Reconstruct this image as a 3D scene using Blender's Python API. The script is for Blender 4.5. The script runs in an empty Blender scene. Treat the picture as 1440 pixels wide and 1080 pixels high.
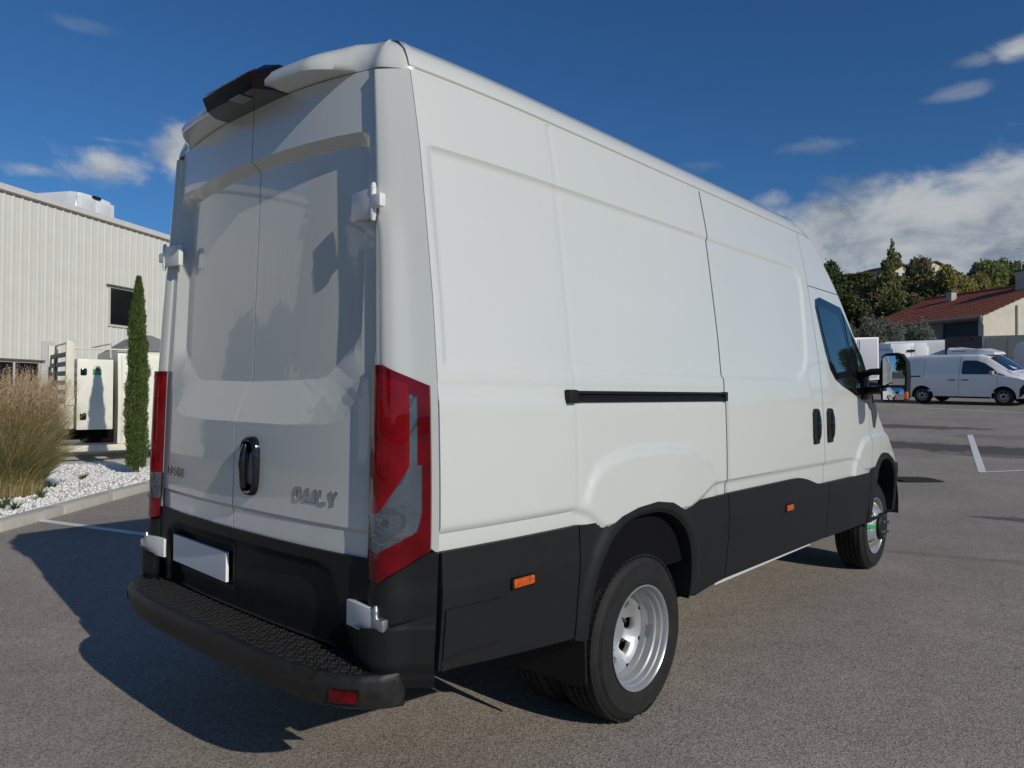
import bpy, bmesh, math, random
import numpy as np
from mathutils import Vector, Matrix, noise as mnoise

random.seed(7)
rng = np.random.default_rng(11)
scene = bpy.context.scene
COL = scene.collection

# ------------------------------------------------------------------ camera
cam_data = bpy.data.cameras.new("camera")
cam = bpy.data.objects.new("camera", cam_data)
COL.objects.link(cam)
CAM = Vector((2.6271, -1.3366, 1.3680))
RIGHT = Vector((0.745300, 0.666674, 0.008530))
DOWN = Vector((-0.000593, 0.013457, -0.999909))
FWD = Vector((-0.666729, 0.745228, 0.010425))
cam.matrix_world = Matrix(((RIGHT.x, -DOWN.x, -FWD.x, CAM.x),
                           (RIGHT.y, -DOWN.y, -FWD.y, CAM.y),
                           (RIGHT.z, -DOWN.z, -FWD.z, CAM.z), (0, 0, 0, 1)))
cam_data.sensor_width = 36.0
cam_data.lens = 36.0 * 1033.0 / 1440.0
cam_data.clip_start = 0.05
cam_data.clip_end = 3000.0
scene.camera = cam

# ------------------------------------------------------------------ light
SUN_EL = math.radians(28.5)
SUN_AZ = math.radians(-6.5)            # from +X towards -Y
sun_vec = Vector((math.cos(SUN_EL) * math.cos(SUN_AZ), math.cos(SUN_EL) * math.sin(SUN_AZ), math.sin(SUN_EL)))
sun_data = bpy.data.lights.new("sun", 'SUN')
sun_data.energy = 3.0
sun_data.angle = math.radians(0.5)
sun_data.color = (1.0, 0.94, 0.835)
sun = bpy.data.objects.new("sun", sun_data)
COL.objects.link(sun)
sun.rotation_euler = (-sun_vec).to_track_quat('-Z', 'Y').to_euler()

world = bpy.data.worlds.new("World")
scene.world = world
world.use_nodes = True
SKY_STRENGTH = 0.05
scene.view_settings.view_transform = 'Standard'
scene.view_settings.look = 'None'
scene.view_settings.exposure = 0.0
scene.view_settings.gamma = 1.0
scene.view_settings.use_curve_mapping = False


def build_world():
    nt = world.node_tree
    nt.nodes.clear()
    N, L = nt.nodes.new, nt.links.new
    out = N('ShaderNodeOutputWorld')
    bg = N('ShaderNodeBackground')
    bg.inputs['Strength'].default_value = SKY_STRENGTH
    L(bg.outputs[0], out.inputs[0])
    sky = N('ShaderNodeTexSky')
    sky.sky_type = 'NISHITA'
    sky.sun_disc = False
    sky.sun_elevation = SUN_EL
    sky.sun_rotation = math.pi / 2 - SUN_AZ
    sky.altitude = 300
    sky.air_density = 1.0
    sky.dust_density = 0.3
    sky.ozone_density = 3.0
    tint = N('ShaderNodeMix'); tint.data_type = 'RGBA'; tint.blend_type = 'MULTIPLY'
    tint.inputs[0].default_value = 1.0
    L(sky.outputs[0], tint.inputs[6])
    tint.inputs[7].default_value = (0.50, 0.99, 1.46, 1)
    geo = N('ShaderNodeTexCoord')
    d = geo.outputs['Generated']
    sep = N('ShaderNodeSeparateXYZ'); L(d, sep.inputs[0])

    def math_(op, a, b=None, c=None):
        m = N('ShaderNodeMath'); m.operation = op
        for i, v in enumerate((a, b, c)):
            if v is None: continue
            if isinstance(v, (int, float)): m.inputs[i].default_value = v
            else: L(v, m.inputs[i])
        return m.outputs[0]

    def vmath(op, a, b=None):
        m = N('ShaderNodeVectorMath'); m.operation = op
        for i, v in enumerate((a, b)):
            if v is None: continue
            if isinstance(v, (tuple, Vector)): m.inputs[i].default_value = tuple(v)
            else: L(v, m.inputs[i])
        return m

    def noise(vec, scale, detail, rough=0.55, dist=0.0):
        n = N('ShaderNodeTexNoise')
        n.inputs['Scale'].default_value = scale
        n.inputs['Detail'].default_value = detail
        n.inputs['Roughness'].default_value = rough
        n.inputs['Distortion'].default_value = dist
        L(vec, n.inputs['Vector'])
        return n.outputs['Fac']

    def ramp(v, lo, hi):
        m = N('ShaderNodeMapRange'); m.interpolation_type = 'SMOOTHSTEP'
        L(v, m.inputs[0]); m.inputs[1].default_value = lo; m.inputs[2].default_value = hi
        return m.outputs[0]

    # stretch clouds horizontally
    st = vmath('MULTIPLY', d, (1.0, 1.0, 1.7)).outputs[0]
    n_big = noise(st, 5.5, 9, 0.58, 0.25)
    n_fine = noise(st, 17.0, 8, 0.6, 0.4)
    # general cloud bank low above the horizon, broken up by noise
    low = math_('SUBTRACT', 0.30, math_('ABSOLUTE', math_('SUBTRACT', sep.outputs[2], 0.12)))
    field = math_('ADD', n_big, math_('MULTIPLY', math_('SUBTRACT', n_fine, 0.5), 0.30))
    bank = math_('ADD', field, math_('MULTIPLY', math_('SUBTRACT', low, 0.30), 1.6))
    dens = ramp(bank, 0.76, 0.92)

    # individual clouds: (pixel x, pixel y, half width px, half height px, weight)
    def pdir(px, py):
        v = FWD + RIGHT * ((px - 720) / 1033.0) + DOWN * ((py - 540) / 1033.0)
        return v.normalized()
    clouds = [(142, 229, 70, 32, 1.08), (45, 238, 42, 12, 0.85), (255, 222, 40, 38, 1.05), (150, 196, 70, 8, .35),
              (1270, 325, 165, 52, 1.25), (1390, 335, 110, 60, 1.3), (1185, 335, 100, 44, 1.1), (1330, 270, 80, 12, 0.9),
              (1432, 66, 44, 20, 0.95), (1372, 84, 40, 12, .55), (1352, 128, 42, 12, 0.30), (1150, 206, 76, 12, 0.32),
              (1440, 246, 34, 26, 0.95), (1085, 282, 46, 18, 0.55), (108, 34, 34, 9, .12), (990, 232, 55, 10, .22)]
    for (px, py, hw, hh, w) in clouds:
        c = pdir(px, py)
        r = (FWD.cross(Vector((0, 0, 1)))).normalized()
        r = c.cross(Vector((0, 0, 1))).normalized()
        u = r.cross(c).normalized()
        dx = vmath('DOT_PRODUCT', d, r).outputs['Value']
        dy = vmath('DOT_PRODUCT', d, u).outputs['Value']
        dc = vmath('DOT_PRODUCT', d, c).outputs['Value']
        k = 1.0 / c.dot(FWD) if c.dot(FWD) > 0 else 1
        ax, ay = hw / 1033.0 / k, hh / 1033.0 / k
        q = math_('ADD', math_('POWER', math_('ABSOLUTE', math_('DIVIDE', dx, ax)), 2.0),
                  math_('POWER', math_('ABSOLUTE', math_('DIVIDE', dy, ay)), 2.0))
        q = math_('SQRT', q)
        q = math_('ADD', q, math_('MULTIPLY', math_('SUBTRACT', 1.0, math_('GREATER_THAN', dc, 0.0)), 100.0))
        e = math_('SUBTRACT', 1.15 if w <= 1.0 else 1.15 + (w - 1) * 3.0, q)
        e = math_('ADD', e, math_('MULTIPLY', math_('SUBTRACT', n_big, 0.5), 2.6))
        e = math_('ADD', e, math_('MULTIPLY', math_('SUBTRACT', n_fine, 0.5), 2.2))
        m = math_('MULTIPLY', ramp(e, 0.0, 1.15), min(w, 1.0))
        dens = math_('MAXIMUM', dens, m)
    dens = math_('MULTIPLY', dens, ramp(sep.outputs[2], -0.02, 0.03))
    # cloud brightness: lit billows and grey bellies
    n_sh = noise(vmath('ADD', st, (0.02, -0.03, 0.05)).outputs[0], 9.0, 8, 0.6, 0.3)
    shade = ramp(n_sh, 0.27, 0.60)
    cc = N('ShaderNodeMix'); cc.data_type = 'RGBA'
    L(shade, cc.inputs[0])
    cc.inputs[6].default_value = (3.6, 4.4, 5.6, 1)
    cc.inputs[7].default_value = (10.0, 10.4, 10.6, 1)
    mix = N('ShaderNodeMix'); mix.data_type = 'RGBA'
    L(math_('MULTIPLY', dens, 0.90), mix.inputs[0])
    L(tint.outputs[2], mix.inputs[6])
    L(cc.outputs[2], mix.inputs[7])
    L(mix.outputs[2], bg.inputs['Color'])


build_world()

# ------------------------------------------------------------------ helpers
MATS = {}


def mat(name, color=(0.5, 0.5, 0.5), rough=0.5, metal=0.0, coat=0.0, spec=0.5, var=0.0, vscale=6.0,
        bump=0.0, bscale=40.0, dirt=None, coat_rough=0.03, bdist=0.01):
    if name in MATS:
        return MATS[name]
    m = bpy.data.materials.new(name)
    m.use_nodes = True
    nt = m.node_tree
    b = nt.nodes['Principled BSDF']
    b.inputs['Base Color'].default_value = (*color, 1)
    b.inputs['Roughness'].default_value = rough
    b.inputs['Metallic'].default_value = metal
    b.inputs['Coat Weight'].default_value = coat
    b.inputs['Coat Roughness'].default_value = coat_rough
    b.inputs['Specular IOR Level'].default_value = spec
    tc = nt.nodes.new('ShaderNodeTexCoord')
    if var > 0 or dirt:
        n = nt.nodes.new('ShaderNodeTexNoise')
        n.inputs['Scale'].default_value = vscale
        n.inputs['Detail'].default_value = 8
        n.inputs['Roughness'].default_value = 0.62
        nt.links.new(tc.outputs['Object'], n.inputs['Vector'])
        mx = nt.nodes.new('ShaderNodeMix'); mx.data_type = 'RGBA'
        mr = nt.nodes.new('ShaderNodeMapRange')
        mr.inputs[1].default_value = 0.3; mr.inputs[2].default_value = 0.7
        nt.links.new(n.outputs['Fac'], mr.inputs[0])
        nt.links.new(mr.outputs[0], mx.inputs[0])
        c2 = dirt if dirt else tuple(max(0.0, c * (1 - var)) for c in color)
        c1 = tuple(min(1.0, c * (1 + var)) for c in color) if not dirt else color
        mx.inputs[6].default_value = (*c2, 1)
        mx.inputs[7].default_value = (*c1, 1)
        nt.links.new(mx.outputs[2], b.inputs['Base Color'])
    if bump > 0:
        n2 = nt.nodes.new('ShaderNodeTexNoise')
        n2.inputs['Scale'].default_value = bscale
        n2.inputs['Detail'].default_value = 6
        nt.links.new(tc.outputs['Object'], n2.inputs['Vector'])
        bp = nt.nodes.new('ShaderNodeBump')
        bp.inputs['Strength'].default_value = bump
        bp.inputs['Distance'].default_value = bdist
        nt.links.new(n2.outputs['Fac'], bp.inputs['Height'])
        nt.links.new(bp.outputs[0], b.inputs['Normal'])
    MATS[name] = m
    return m


def glass_mat(name, tint=(0.25, 0.3, 0.32), ior=1.5):
    if name in MATS: return MATS[name]
    m = bpy.data.materials.new(name); m.use_nodes = True
    nt = m.node_tree; nt.nodes.clear()
    o = nt.nodes.new('ShaderNodeOutputMaterial')
    t = nt.nodes.new('ShaderNodeBsdfTransparent'); t.inputs[0].default_value = (*tint, 1)
    g = nt.nodes.new('ShaderNodeBsdfGlossy'); g.inputs['Roughness'].default_value = 0.015
    g.inputs['Color'].default_value = (0.9, 0.95, 1, 1)
    f = nt.nodes.new('ShaderNodeFresnel'); f.inputs[0].default_value = ior
    mx = nt.nodes.new('ShaderNodeMixShader')
    nt.links.new(f.outputs[0], mx.inputs[0]); nt.links.new(t.outputs[0], mx.inputs[1]); nt.links.new(g.outputs[0], mx.inputs[2])
    nt.links.new(mx.outputs[0], o.inputs[0])
    MATS[name] = m
    return m


def link(name, me, m=None, parent=None, smooth=35):
    o = bpy.data.objects.new(name, me)
    COL.objects.link(o)
    if m is not None:
        me.materials.append(m)
    if parent is not None:
        o.parent = parent
        r = parent
        while r.parent is not None: r = r.parent
        if r.get('worldparts'):
            # the parts are modelled in world axes: undo the root's own transform
            if parent is r:
                o.matrix_parent_inverse = r.matrix_basis.inverted()
    if smooth:
        for p in me.polygons: p.use_smooth = True
        me.set_sharp_from_angle(angle=math.radians(smooth))
    return o


def pyd(name, V, F, m=None, parent=None, smooth=35):
    me = bpy.data.meshes.new(name)
    V = [tuple(map(float, v)) for v in V]
    me.from_pydata(V, [], [tuple(map(int, f)) for f in F])
    me.validate()
    me.update()
    return link(name, me, m, parent, smooth)


class MB:
    """collects geometry that becomes ONE mesh object"""
    def __init__(s): s.v = []; s.f = []
    def add(s, V, F):
        o = len(s.v); s.v += [tuple(map(float, v)) for v in V]
        s.f += [tuple(int(i) + o for i in f) for f in F]
        return s
    def box(s, c, d, rot=None, bev=0.0):
        x, y, z = d[0] / 2, d[1] / 2, d[2] / 2
        if bev <= 0:
            V = [Vector((sx * x, sy * y, sz * z)) for sx in (-1, 1) for sy in (-1, 1) for sz in (-1, 1)]
            F = [(0, 1, 3, 2), (4, 6, 7, 5), (0, 4, 5, 1), (2, 3, 7, 6), (0, 2, 6, 4), (1, 5, 7, 3)]
        else:
            bm = bmesh.new(); bmesh.ops.create_cube(bm, size=1)
            for v in bm.verts: v.co = Vector((v.co.x * d[0], v.co.y * d[1], v.co.z * d[2]))
            bmesh.ops.bevel(bm, geom=bm.edges[:], offset=bev, segments=2, affect='EDGES', profile=0.6)
            bm.verts.index_update()
            V = [v.co.copy() for v in bm.verts]; F = [[v.index for v in f.verts] for f in bm.faces]; bm.free()
        if rot is not None: V = [rot @ v for v in V]
        c = Vector(c)
        return s.add([v + c for v in V], F)
    def tube(s, pts, r, n=10, caps=True):
        pts = [Vector(p) for p in pts]
        rs = r if isinstance(r, (list, tuple)) else [r] * len(pts)
        V = []; F = []
        for i, p in enumerate(pts):
            a = pts[max(0, i - 1)]; b = pts[min(len(pts) - 1, i + 1)]
            t = (b - a).normalized()
            up = Vector((0, 0, 1)) if abs(t.z) < 0.9 else Vector((1, 0, 0))
            e1 = t.cross(up).normalized(); e2 = e1.cross(t)
            for k in range(n):
                an = 2 * math.pi * k / n
                V.append(p + (e1 * math.cos(an) + e2 * math.sin(an)) * rs[i])
        for i in range(len(pts) - 1):
            for k in range(n):
                F.append((i * n + k, i * n + (k + 1) % n, (i + 1) * n + (k + 1) % n, (i + 1) * n + k))
        if caps:
            F.append(tuple(range(n))[::-1]); F.append(tuple(range((len(pts) - 1) * n, len(pts) * n)))
        return s.add(V, F)
    def prism(s, poly, fn0, fn1):
        """poly: list of 2d points; fn0/fn1 map (a,b)->3d for the two ends"""
        n = len(poly)
        V = [fn0(*p) for p in poly] + [fn1(*p) for p in poly]
        F = [tuple(range(n))[::-1], tuple(range(n, 2 * n))]
        F += [(i, (i + 1) % n, n + (i + 1) % n, n + i) for i in range(n)]
        return s.add(V, F)
    def lathe(s, prof, origin, axis, n=48, close=False):
        """prof: (axial, radius) pairs"""
        ax = Vector(axis).normalized(); origin = Vector(origin)
        up = Vector((0, 0, 1)) if abs(ax.z) < 0.9 else Vector((1, 0, 0))
        e1 = ax.cross(up).normalized(); e2 = ax.cross(e1)
        V = []; F = []
        for (a, r) in prof:
            for k in range(n):
                t = 2 * math.pi * k / n
                V.append(origin + ax * a + (e1 * math.cos(t) + e2 * math.sin(t)) * r)
        m = len(prof)
        for i in range(m - 1 if not close else m):
            j = (i + 1) % m
            for k in range(n):
                F.append((i * n + k, j * n + k, j * n + (k + 1) % n, i * n + (k + 1) % n))
        return s.add(V, F)
    def grid(s, P, flip=False, wrap=False):
        P = np.asarray(P); n, m = P.shape[:2]
        F = []
        for i in range(n - 1):
            for j in range(m - 1 + (1 if wrap else 0)):
                k = (j + 1) % m
                q = (i * m + j, i * m + k, (i + 1) * m + k, (i + 1) * m + j)
                F.append(q[::-1] if flip else q)
        return s.add(P.reshape(-1, 3), F)
    def build(s, name, m=None, parent=None, smooth=35, recalc=True):
        me = bpy.data.meshes.new(name)
        me.from_pydata(s.v, [], s.f)
        if recalc:
            bm = bmesh.new(); bm.from_mesh(me)
            bmesh.ops.recalc_face_normals(bm, faces=bm.faces[:])
            bm.to_mesh(me); bm.free()
        me.update()
        return link(name, me, m, parent, smooth)


def grid_obj(name, P, m, parent=None, flip=False, smooth=30):
    P = np.asarray(P, dtype=np.float64); n, k = P.shape[:2]
    idx = np.arange(n * k).reshape(n, k)
    q = np.stack([idx[:-1, :-1], idx[:-1, 1:], idx[1:, 1:], idx[1:, :-1]], -1).reshape(-1, 4)
    if flip: q = q[:, ::-1]
    me = bpy.data.meshes.new(name)
    me.vertices.add(n * k); me.vertices.foreach_set('co', P.reshape(-1))
    me.loops.add(q.size); me.loops.foreach_set('vertex_index', q.reshape(-1).astype(np.int32))
    me.polygons.add(len(q)); me.polygons.foreach_set('loop_start', np.arange(0, q.size, 4, dtype=np.int32))
    me.update(calc_edges=True); me.validate()
    return link(name, me, m, parent, smooth)


def quads_obj(name, V, Fq, m, parent=None, smooth=0):
    """V (n,3), Fq (k,4) numpy"""
    V = np.asarray(V, dtype=np.float64); Fq = np.asarray(Fq)
    w = Fq.shape[1]
    me = bpy.data.meshes.new(name)
    me.vertices.add(len(V)); me.vertices.foreach_set('co', V.reshape(-1))
    me.loops.add(Fq.size); me.loops.foreach_set('vertex_index', Fq.reshape(-1).astype(np.int32))
    me.polygons.add(len(Fq)); me.polygons.foreach_set('loop_start', np.arange(0, Fq.size, w, dtype=np.int32))
    me.update(calc_edges=True)
    return link(name, me, m, parent, smooth)


def thing(name, label, cat, loc=(0, 0, 0), group=None, worldparts=False, rot=None):
    o = bpy.data.objects.new(name, None)
    o.empty_display_size = 0.3
    COL.objects.link(o)
    if rot is None:
        o.location = loc
    else:
        o.matrix_basis = Matrix.Translation(Vector(loc)) @ rot.to_4x4()
    o['label'] = label; o['category'] = cat
    if group: o['group'] = group
    if worldparts: o['worldparts'] = True
    return o


def tag(o, label, cat, group=None, kind=None):
    o['label'] = label; o['category'] = cat
    if group: o['group'] = group
    if kind: o['kind'] = kind
    return o


def sd_poly(px, pz, poly, r=0.0):
    """signed distance (negative inside) of arrays to a polygon, corners rounded by r"""
    px = np.asarray(px, float); pz = np.asarray(pz, float)
    poly = np.array(poly, float)
    n = len(poly)
    d = np.full(px.shape, 1e9); inside = np.zeros(px.shape, bool)
    if r > 0:                           # shrink by r (convex polygons)
        a = np.roll(poly, 1, 0); area = np.sum(a[:, 0] * poly[:, 1] - poly[:, 0] * a[:, 1])
        if area < 0: poly = poly[::-1]
        out = []
        for i in range(n):
            p0, p1, p2 = poly[i - 1], poly[i], poly[(i + 1) % n]
            d1 = (p1 - p0) / np.linalg.norm(p1 - p0); d2 = (p2 - p1) / np.linalg.norm(p2 - p1)
            n1 = np.array([-d1[1], d1[0]]); n2 = np.array([-d2[1], d2[0]])
            b = (n1 + n2); b = b / (1e-9 + b.dot(n1))
            out.append(p1 + b * r)
        poly = np.array(out)
    for i in range(n):
        a = poly[i]; b = poly[(i + 1) % n]; e = b - a
        wx, wz = px - a[0], pz - a[1]
        t = np.clip((wx * e[0] + wz * e[1]) / (e @ e + 1e-12), 0, 1)
        d = np.minimum(d, np.hypot(wx - t * e[0], wz - t * e[1]))
        c = ((a[1] <= pz) & (b[1] > pz)) | ((b[1] <= pz) & (a[1] > pz))
        with np.errstate(divide='ignore', invalid='ignore'):
            xi = a[0] + (pz - a[1]) / (b[1] - a[1] + 1e-15) * e[0]
        inside ^= c & (px < xi)
    return np.where(inside, -d, d) - r


def sstep(a, b, x):
    t = np.clip((np.asarray(x, float) - a) / (b - a), 0, 1)
    return t * t * (3 - 2 * t)


def GH(x, y):
    """height of the sloping yard"""
    return 0.03 * ((y - 10) + np.sqrt((y - 10) ** 2 + 4))


def at(px, d, z=None):
    """world point on the yard seen at photo column px and depth d"""
    P = CAM + FWD * d + RIGHT * ((px - 720) / 1033.0 * d)
    return Vector((P.x, P.y, float(GH(P.x, P.y)) if z is None else z))

# ------------------------------------------------------------------ shared materials
PAINT = mat('white_paint', (0.625, 0.637, 0.593), 0.30, coat=1.0, spec=.6, var=0.018, vscale=1.6, bump=.05, bscale=2.2, bdist=.02, coat_rough=.02)
CLAD = mat('black_plastic', (0.011, 0.0113, 0.012), 0.58, spec=0.3, var=0.12, vscale=9, bump=0.25, bscale=420, bdist=0.0015)
CLAD2 = mat('black_step_plastic', (0.010, 0.010, 0.011), 0.5, spec=0.35, bump=0.4, bscale=260, bdist=0.002, dirt=(0.028, 0.026, 0.024), vscale=34)
DARK = mat('dark_void', (0.006, 0.006, 0.007), 0.9, spec=0.1)
GLOSSB = mat('gloss_black', (0.006, 0.006, 0.007), 0.12, coat=0.6)
RUBBER = mat('tyre_rubber', (0.017, 0.0165, 0.016), 0.72, spec=0.3, var=0.25, vscale=12, bump=0.2, bscale=180, bdist=0.001)
SILVER = mat('silver_wheel_paint', (0.46, 0.465, 0.465), 0.36, metal=0.6, coat=0.2, var=0.05, vscale=14)
STEEL = mat('zinc_steel', (0.55, 0.56, 0.57), 0.35, metal=0.9)
CHROME = mat('chrome', (0.46, 0.46, 0.47), 0.16, metal=1.0)
ORANGE = mat('amber_lens', (0.55, 0.095, 0.008), 0.2, coat=0.5, bump=0.8, bscale=90, bdist=0.004, var=.45, vscale=60)
PLATE = mat('plate_white', (0.86, 0.86, 0.86), 0.45)
MIRROR = mat('mirror_glass', (0.85, 0.88, 0.9), 0.01, metal=1.0)
GLASS = glass_mat('tinted_glass', (0.10, 0.12, 0.125), 1.62)
GREEN = mat('green_sticker', (0.02, 0.36, 0.10), 0.4)


def red_lens(name, col, scale=55.0, streak=0.7):
    m = mat(name, col, 0.14, coat=0.10, spec=0.22)
    nt = m.node_tree; b = nt.nodes['Principled BSDF']
    tc = nt.nodes.new('ShaderNodeTexCoord')
    w = nt.nodes.new('ShaderNodeTexWave'); w.wave_type = 'BANDS'; w.bands_direction = 'DIAGONAL'
    w.inputs['Scale'].default_value = scale; w.inputs['Distortion'].default_value = 1.5
    w.inputs['Detail'].default_value = 2
    nt.links.new(tc.outputs['Object'], w.inputs['Vector'])
    n = nt.nodes.new('ShaderNodeTexNoise'); n.inputs['Scale'].default_value = 9; n.inputs['Detail'].default_value = 3
    nt.links.new(tc.outputs['Object'], n.inputs['Vector'])
    mx = nt.nodes.new('ShaderNodeMix'); mx.data_type = 'RGBA'
    mx.inputs[6].default_value = (col[0] * (1 - streak), col[1] * 0.3, col[2] * 0.3, 1)
    mx.inputs[7].default_value = (min(1, col[0] * 1.5), col[1] * 2.2, col[2] * 2.0, 1)
    mr = nt.nodes.new('ShaderNodeMapRange'); mr.inputs[1].default_value = .35; mr.inputs[2].default_value = .68
    nt.links.new(n.outputs['Fac'], mr.inputs[0]); nt.links.new(mr.outputs[0], mx.inputs[0])
    nt.links.new(mx.outputs[2], b.inputs['Base Color'])
    bp = nt.nodes.new('ShaderNodeBump'); bp.inputs['Strength'].default_value = 0.10; bp.inputs['Distance'].default_value = 0.003
    nt.links.new(w.outputs['Fac'], bp.inputs['Height']); nt.links.new(bp.outputs[0], b.inputs['Normal'])
    return m


RED_IN = red_lens('red_lens_inner', (0.20, 0.0025, 0.005), 17, 0.8)
RED_OUT = red_lens('red_lens_frame', (0.12, 0.0015, 0.004), 90, 0.4)


def clear_lens():
    m = mat('clear_lens', (0.3, 0.31, 0.31), 0.2, metal=0.3, coat=.5)
    nt = m.node_tree; b = nt.nodes['Principled BSDF']
    tc = nt.nodes.new('ShaderNodeTexCoord')
    v = nt.nodes.new('ShaderNodeTexVoronoi'); v.inputs['Scale'].default_value = 110; v.inputs['Randomness'].default_value = 0.25
    nt.links.new(tc.outputs['Object'], v.inputs['Vector'])
    n = nt.nodes.new('ShaderNodeTexNoise'); n.inputs['Scale'].default_value = 13; n.inputs['Detail'].default_value = 3
    nt.links.new(tc.outputs['Object'], n.inputs['Vector'])
    cr = nt.nodes.new('ShaderNodeMapRange'); cr.inputs[1].default_value = .4; cr.inputs[2].default_value = .62
    nt.links.new(n.outputs['Fac'], cr.inputs[0])
    mx = nt.nodes.new('ShaderNodeMix'); mx.data_type = 'RGBA'
    mx.inputs[6].default_value = (0.035, 0.035, 0.038, 1); mx.inputs[7].default_value = (0.34, 0.35, 0.35, 1)
    nt.links.new(cr.outputs[0], mx.inputs[0]); nt.links.new(mx.outputs[2], b.inputs['Base Color'])
    bp = nt.nodes.new('ShaderNodeBump'); bp.inputs['Strength'].default_value = 0.7; bp.inputs['Distance'].default_value = 0.004
    nt.links.new(v.outputs['Distance'], bp.inputs['Height']); nt.links.new(bp.outputs[0], b.inputs['Normal'])
    return m


CLEAR = clear_lens()


def lens_mat(name, tint, body, f=.45):
    """moulded plastic lens: partly see-through, partly coloured through"""
    m = glass_mat(name, tint, 1.45)
    nt = m.node_tree; o = nt.nodes['Material Output']
    top = o.inputs[0].links[0].from_node; tr = top.inputs[1].links[0].from_node
    d = nt.nodes.new('ShaderNodeBsdfDiffuse')
    tc = nt.nodes.new('ShaderNodeTexCoord'); n = nt.nodes.new('ShaderNodeTexNoise'); n.inputs['Scale'].default_value = 11; n.inputs['Detail'].default_value = 3
    nt.links.new(tc.outputs['Object'], n.inputs['Vector'])
    mx = nt.nodes.new('ShaderNodeMix'); mx.data_type = 'RGBA'
    mx.inputs[6].default_value = (*[c * .75 for c in body], 1); mx.inputs[7].default_value = (*[min(1, c * 1.15) for c in body], 1)
    mr = nt.nodes.new('ShaderNodeMapRange'); mr.inputs[1].default_value = .35; mr.inputs[2].default_value = .65
    nt.links.new(n.outputs['Fac'], mr.inputs[0]); nt.links.new(mr.outputs[0], mx.inputs[0]); nt.links.new(mx.outputs[2], d.inputs[0])
    ms = nt.nodes.new('ShaderNodeMixShader'); ms.inputs[0].default_value = f
    nt.links.new(tr.outputs[0], ms.inputs[1]); nt.links.new(d.outputs[0], ms.inputs[2]); nt.links.new(ms.outputs[0], top.inputs[1])
    return m


LENS_RED = lens_mat('red_glass', (.90, .030, .048), (.44, .007, .014), .42)
LENS_DARK = lens_mat('dark_red_glass', (.66, .012, .022), (.24, .004, .010), .55)
LENS_CLEAR = lens_mat('clear_glass', (.92, .93, .93), (.36, .37, .37), .14)
LAMP_IN = mat('lamp_reflector', (.58, .58, .59), .24, metal=.4, var=.22, vscale=13)

# ================================================================== THE PANEL VAN
_zt = np.linspace(0.2, 2.8, 521)
_xt = np.interp(_zt, [.30, .46, .9, 1.1, 1.36, 1.65, 2.15, 2.40, 2.6], [.975, .985, 1.0, .998, .988, .960, .891, .84, .795])
_k = np.exp(-0.5 * (np.arange(-40, 41) * 0.005 / 0.06) ** 2); _k /= _k.sum()
_xs = np.convolve(np.pad(_xt, 40, mode='edge'), _k, 'valid')


def SXz(z): return np.interp(z, _zt, _xs)


def taper(Y):
    Y = np.asarray(Y, float)
    return 0.045 * np.clip(1 - Y / 0.8, 0, 1) ** 2 + 0.05 * np.clip((Y - 3.9) / 1.2, 0, 2) ** 2


UPPER = [(.215, 1.44), (2.95, 1.44), (3.08, 1.452), (3.19, 1.51), (3.25, 1.60), (3.27, 1.70), (3.315, 2.02), (3.30, 2.10), (3.25, 2.145), (3.16, 2.158), (.215, 2.155)]
ARCHB = [(.84, .70), (.875, .96), (.91, 1.04), (.97, 1.095), (1.06, 1.125), (1.2, 1.145), (1.48, 1.148), (1.70, 1.125), (1.87, 1.07), (1.98, .95), (2.02, .70)]
FENB = [(4.02, .7), (4.08, .92), (4.14, .99), (4.24, 1.05), (4.38, 1.075), (4.7, 1.088), (5.3, 1.06), (5.3, .7)]


def detail(Y, z):
    d = -0.0115 * np.clip(-sd_poly(Y, z, UPPER) / .017, 0, 1)
    zc = np.interp(Y, [0, .83, .9, 1.0, 1.7, 1.78, 1.95, 3.95, 4.1, 4.27, 5.4], [.946, .946, .925, .86, .86, .88, .943, .934, .925, .84, .80])
    d = d - 0.012 * np.clip((zc - z) / .016, 0, 1)
    d = d + 0.018 * np.clip(-sd_poly(Y, z, ARCHB) / .03, 0, 1) * (1 - 0.75 * sstep(1.5, 1.95, Y))
    d = d + 0.016 * np.clip(-sd_poly(Y, z, FENB) / .03, 0, 1)
    d = d - 0.0030 * np.exp(-((Y - 0.855) / 0.011) ** 2)
    d = d + 0.0035 * sstep(1.349, 1.335, z) * (Y < 2.1)
    d = d - 0.002 * np.exp(-((z - 1.383) / 0.012) ** 2) * (Y < 2.1)
    return d


def XS(Y, z): return SXz(z) - taper(Y)


def roll_edge(P, depth, axis=0):
    """adds a border turned inwards so that a panel has thickness"""
    P = np.pad(P, ((1, 1), (1, 1), (0, 0)), mode='edge')
    P[0, :, axis] -= depth; P[-1, :, axis] -= depth
    P[1:-1, 0, axis] -= depth; P[1:-1, -1, axis] -= depth
    return P


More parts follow.
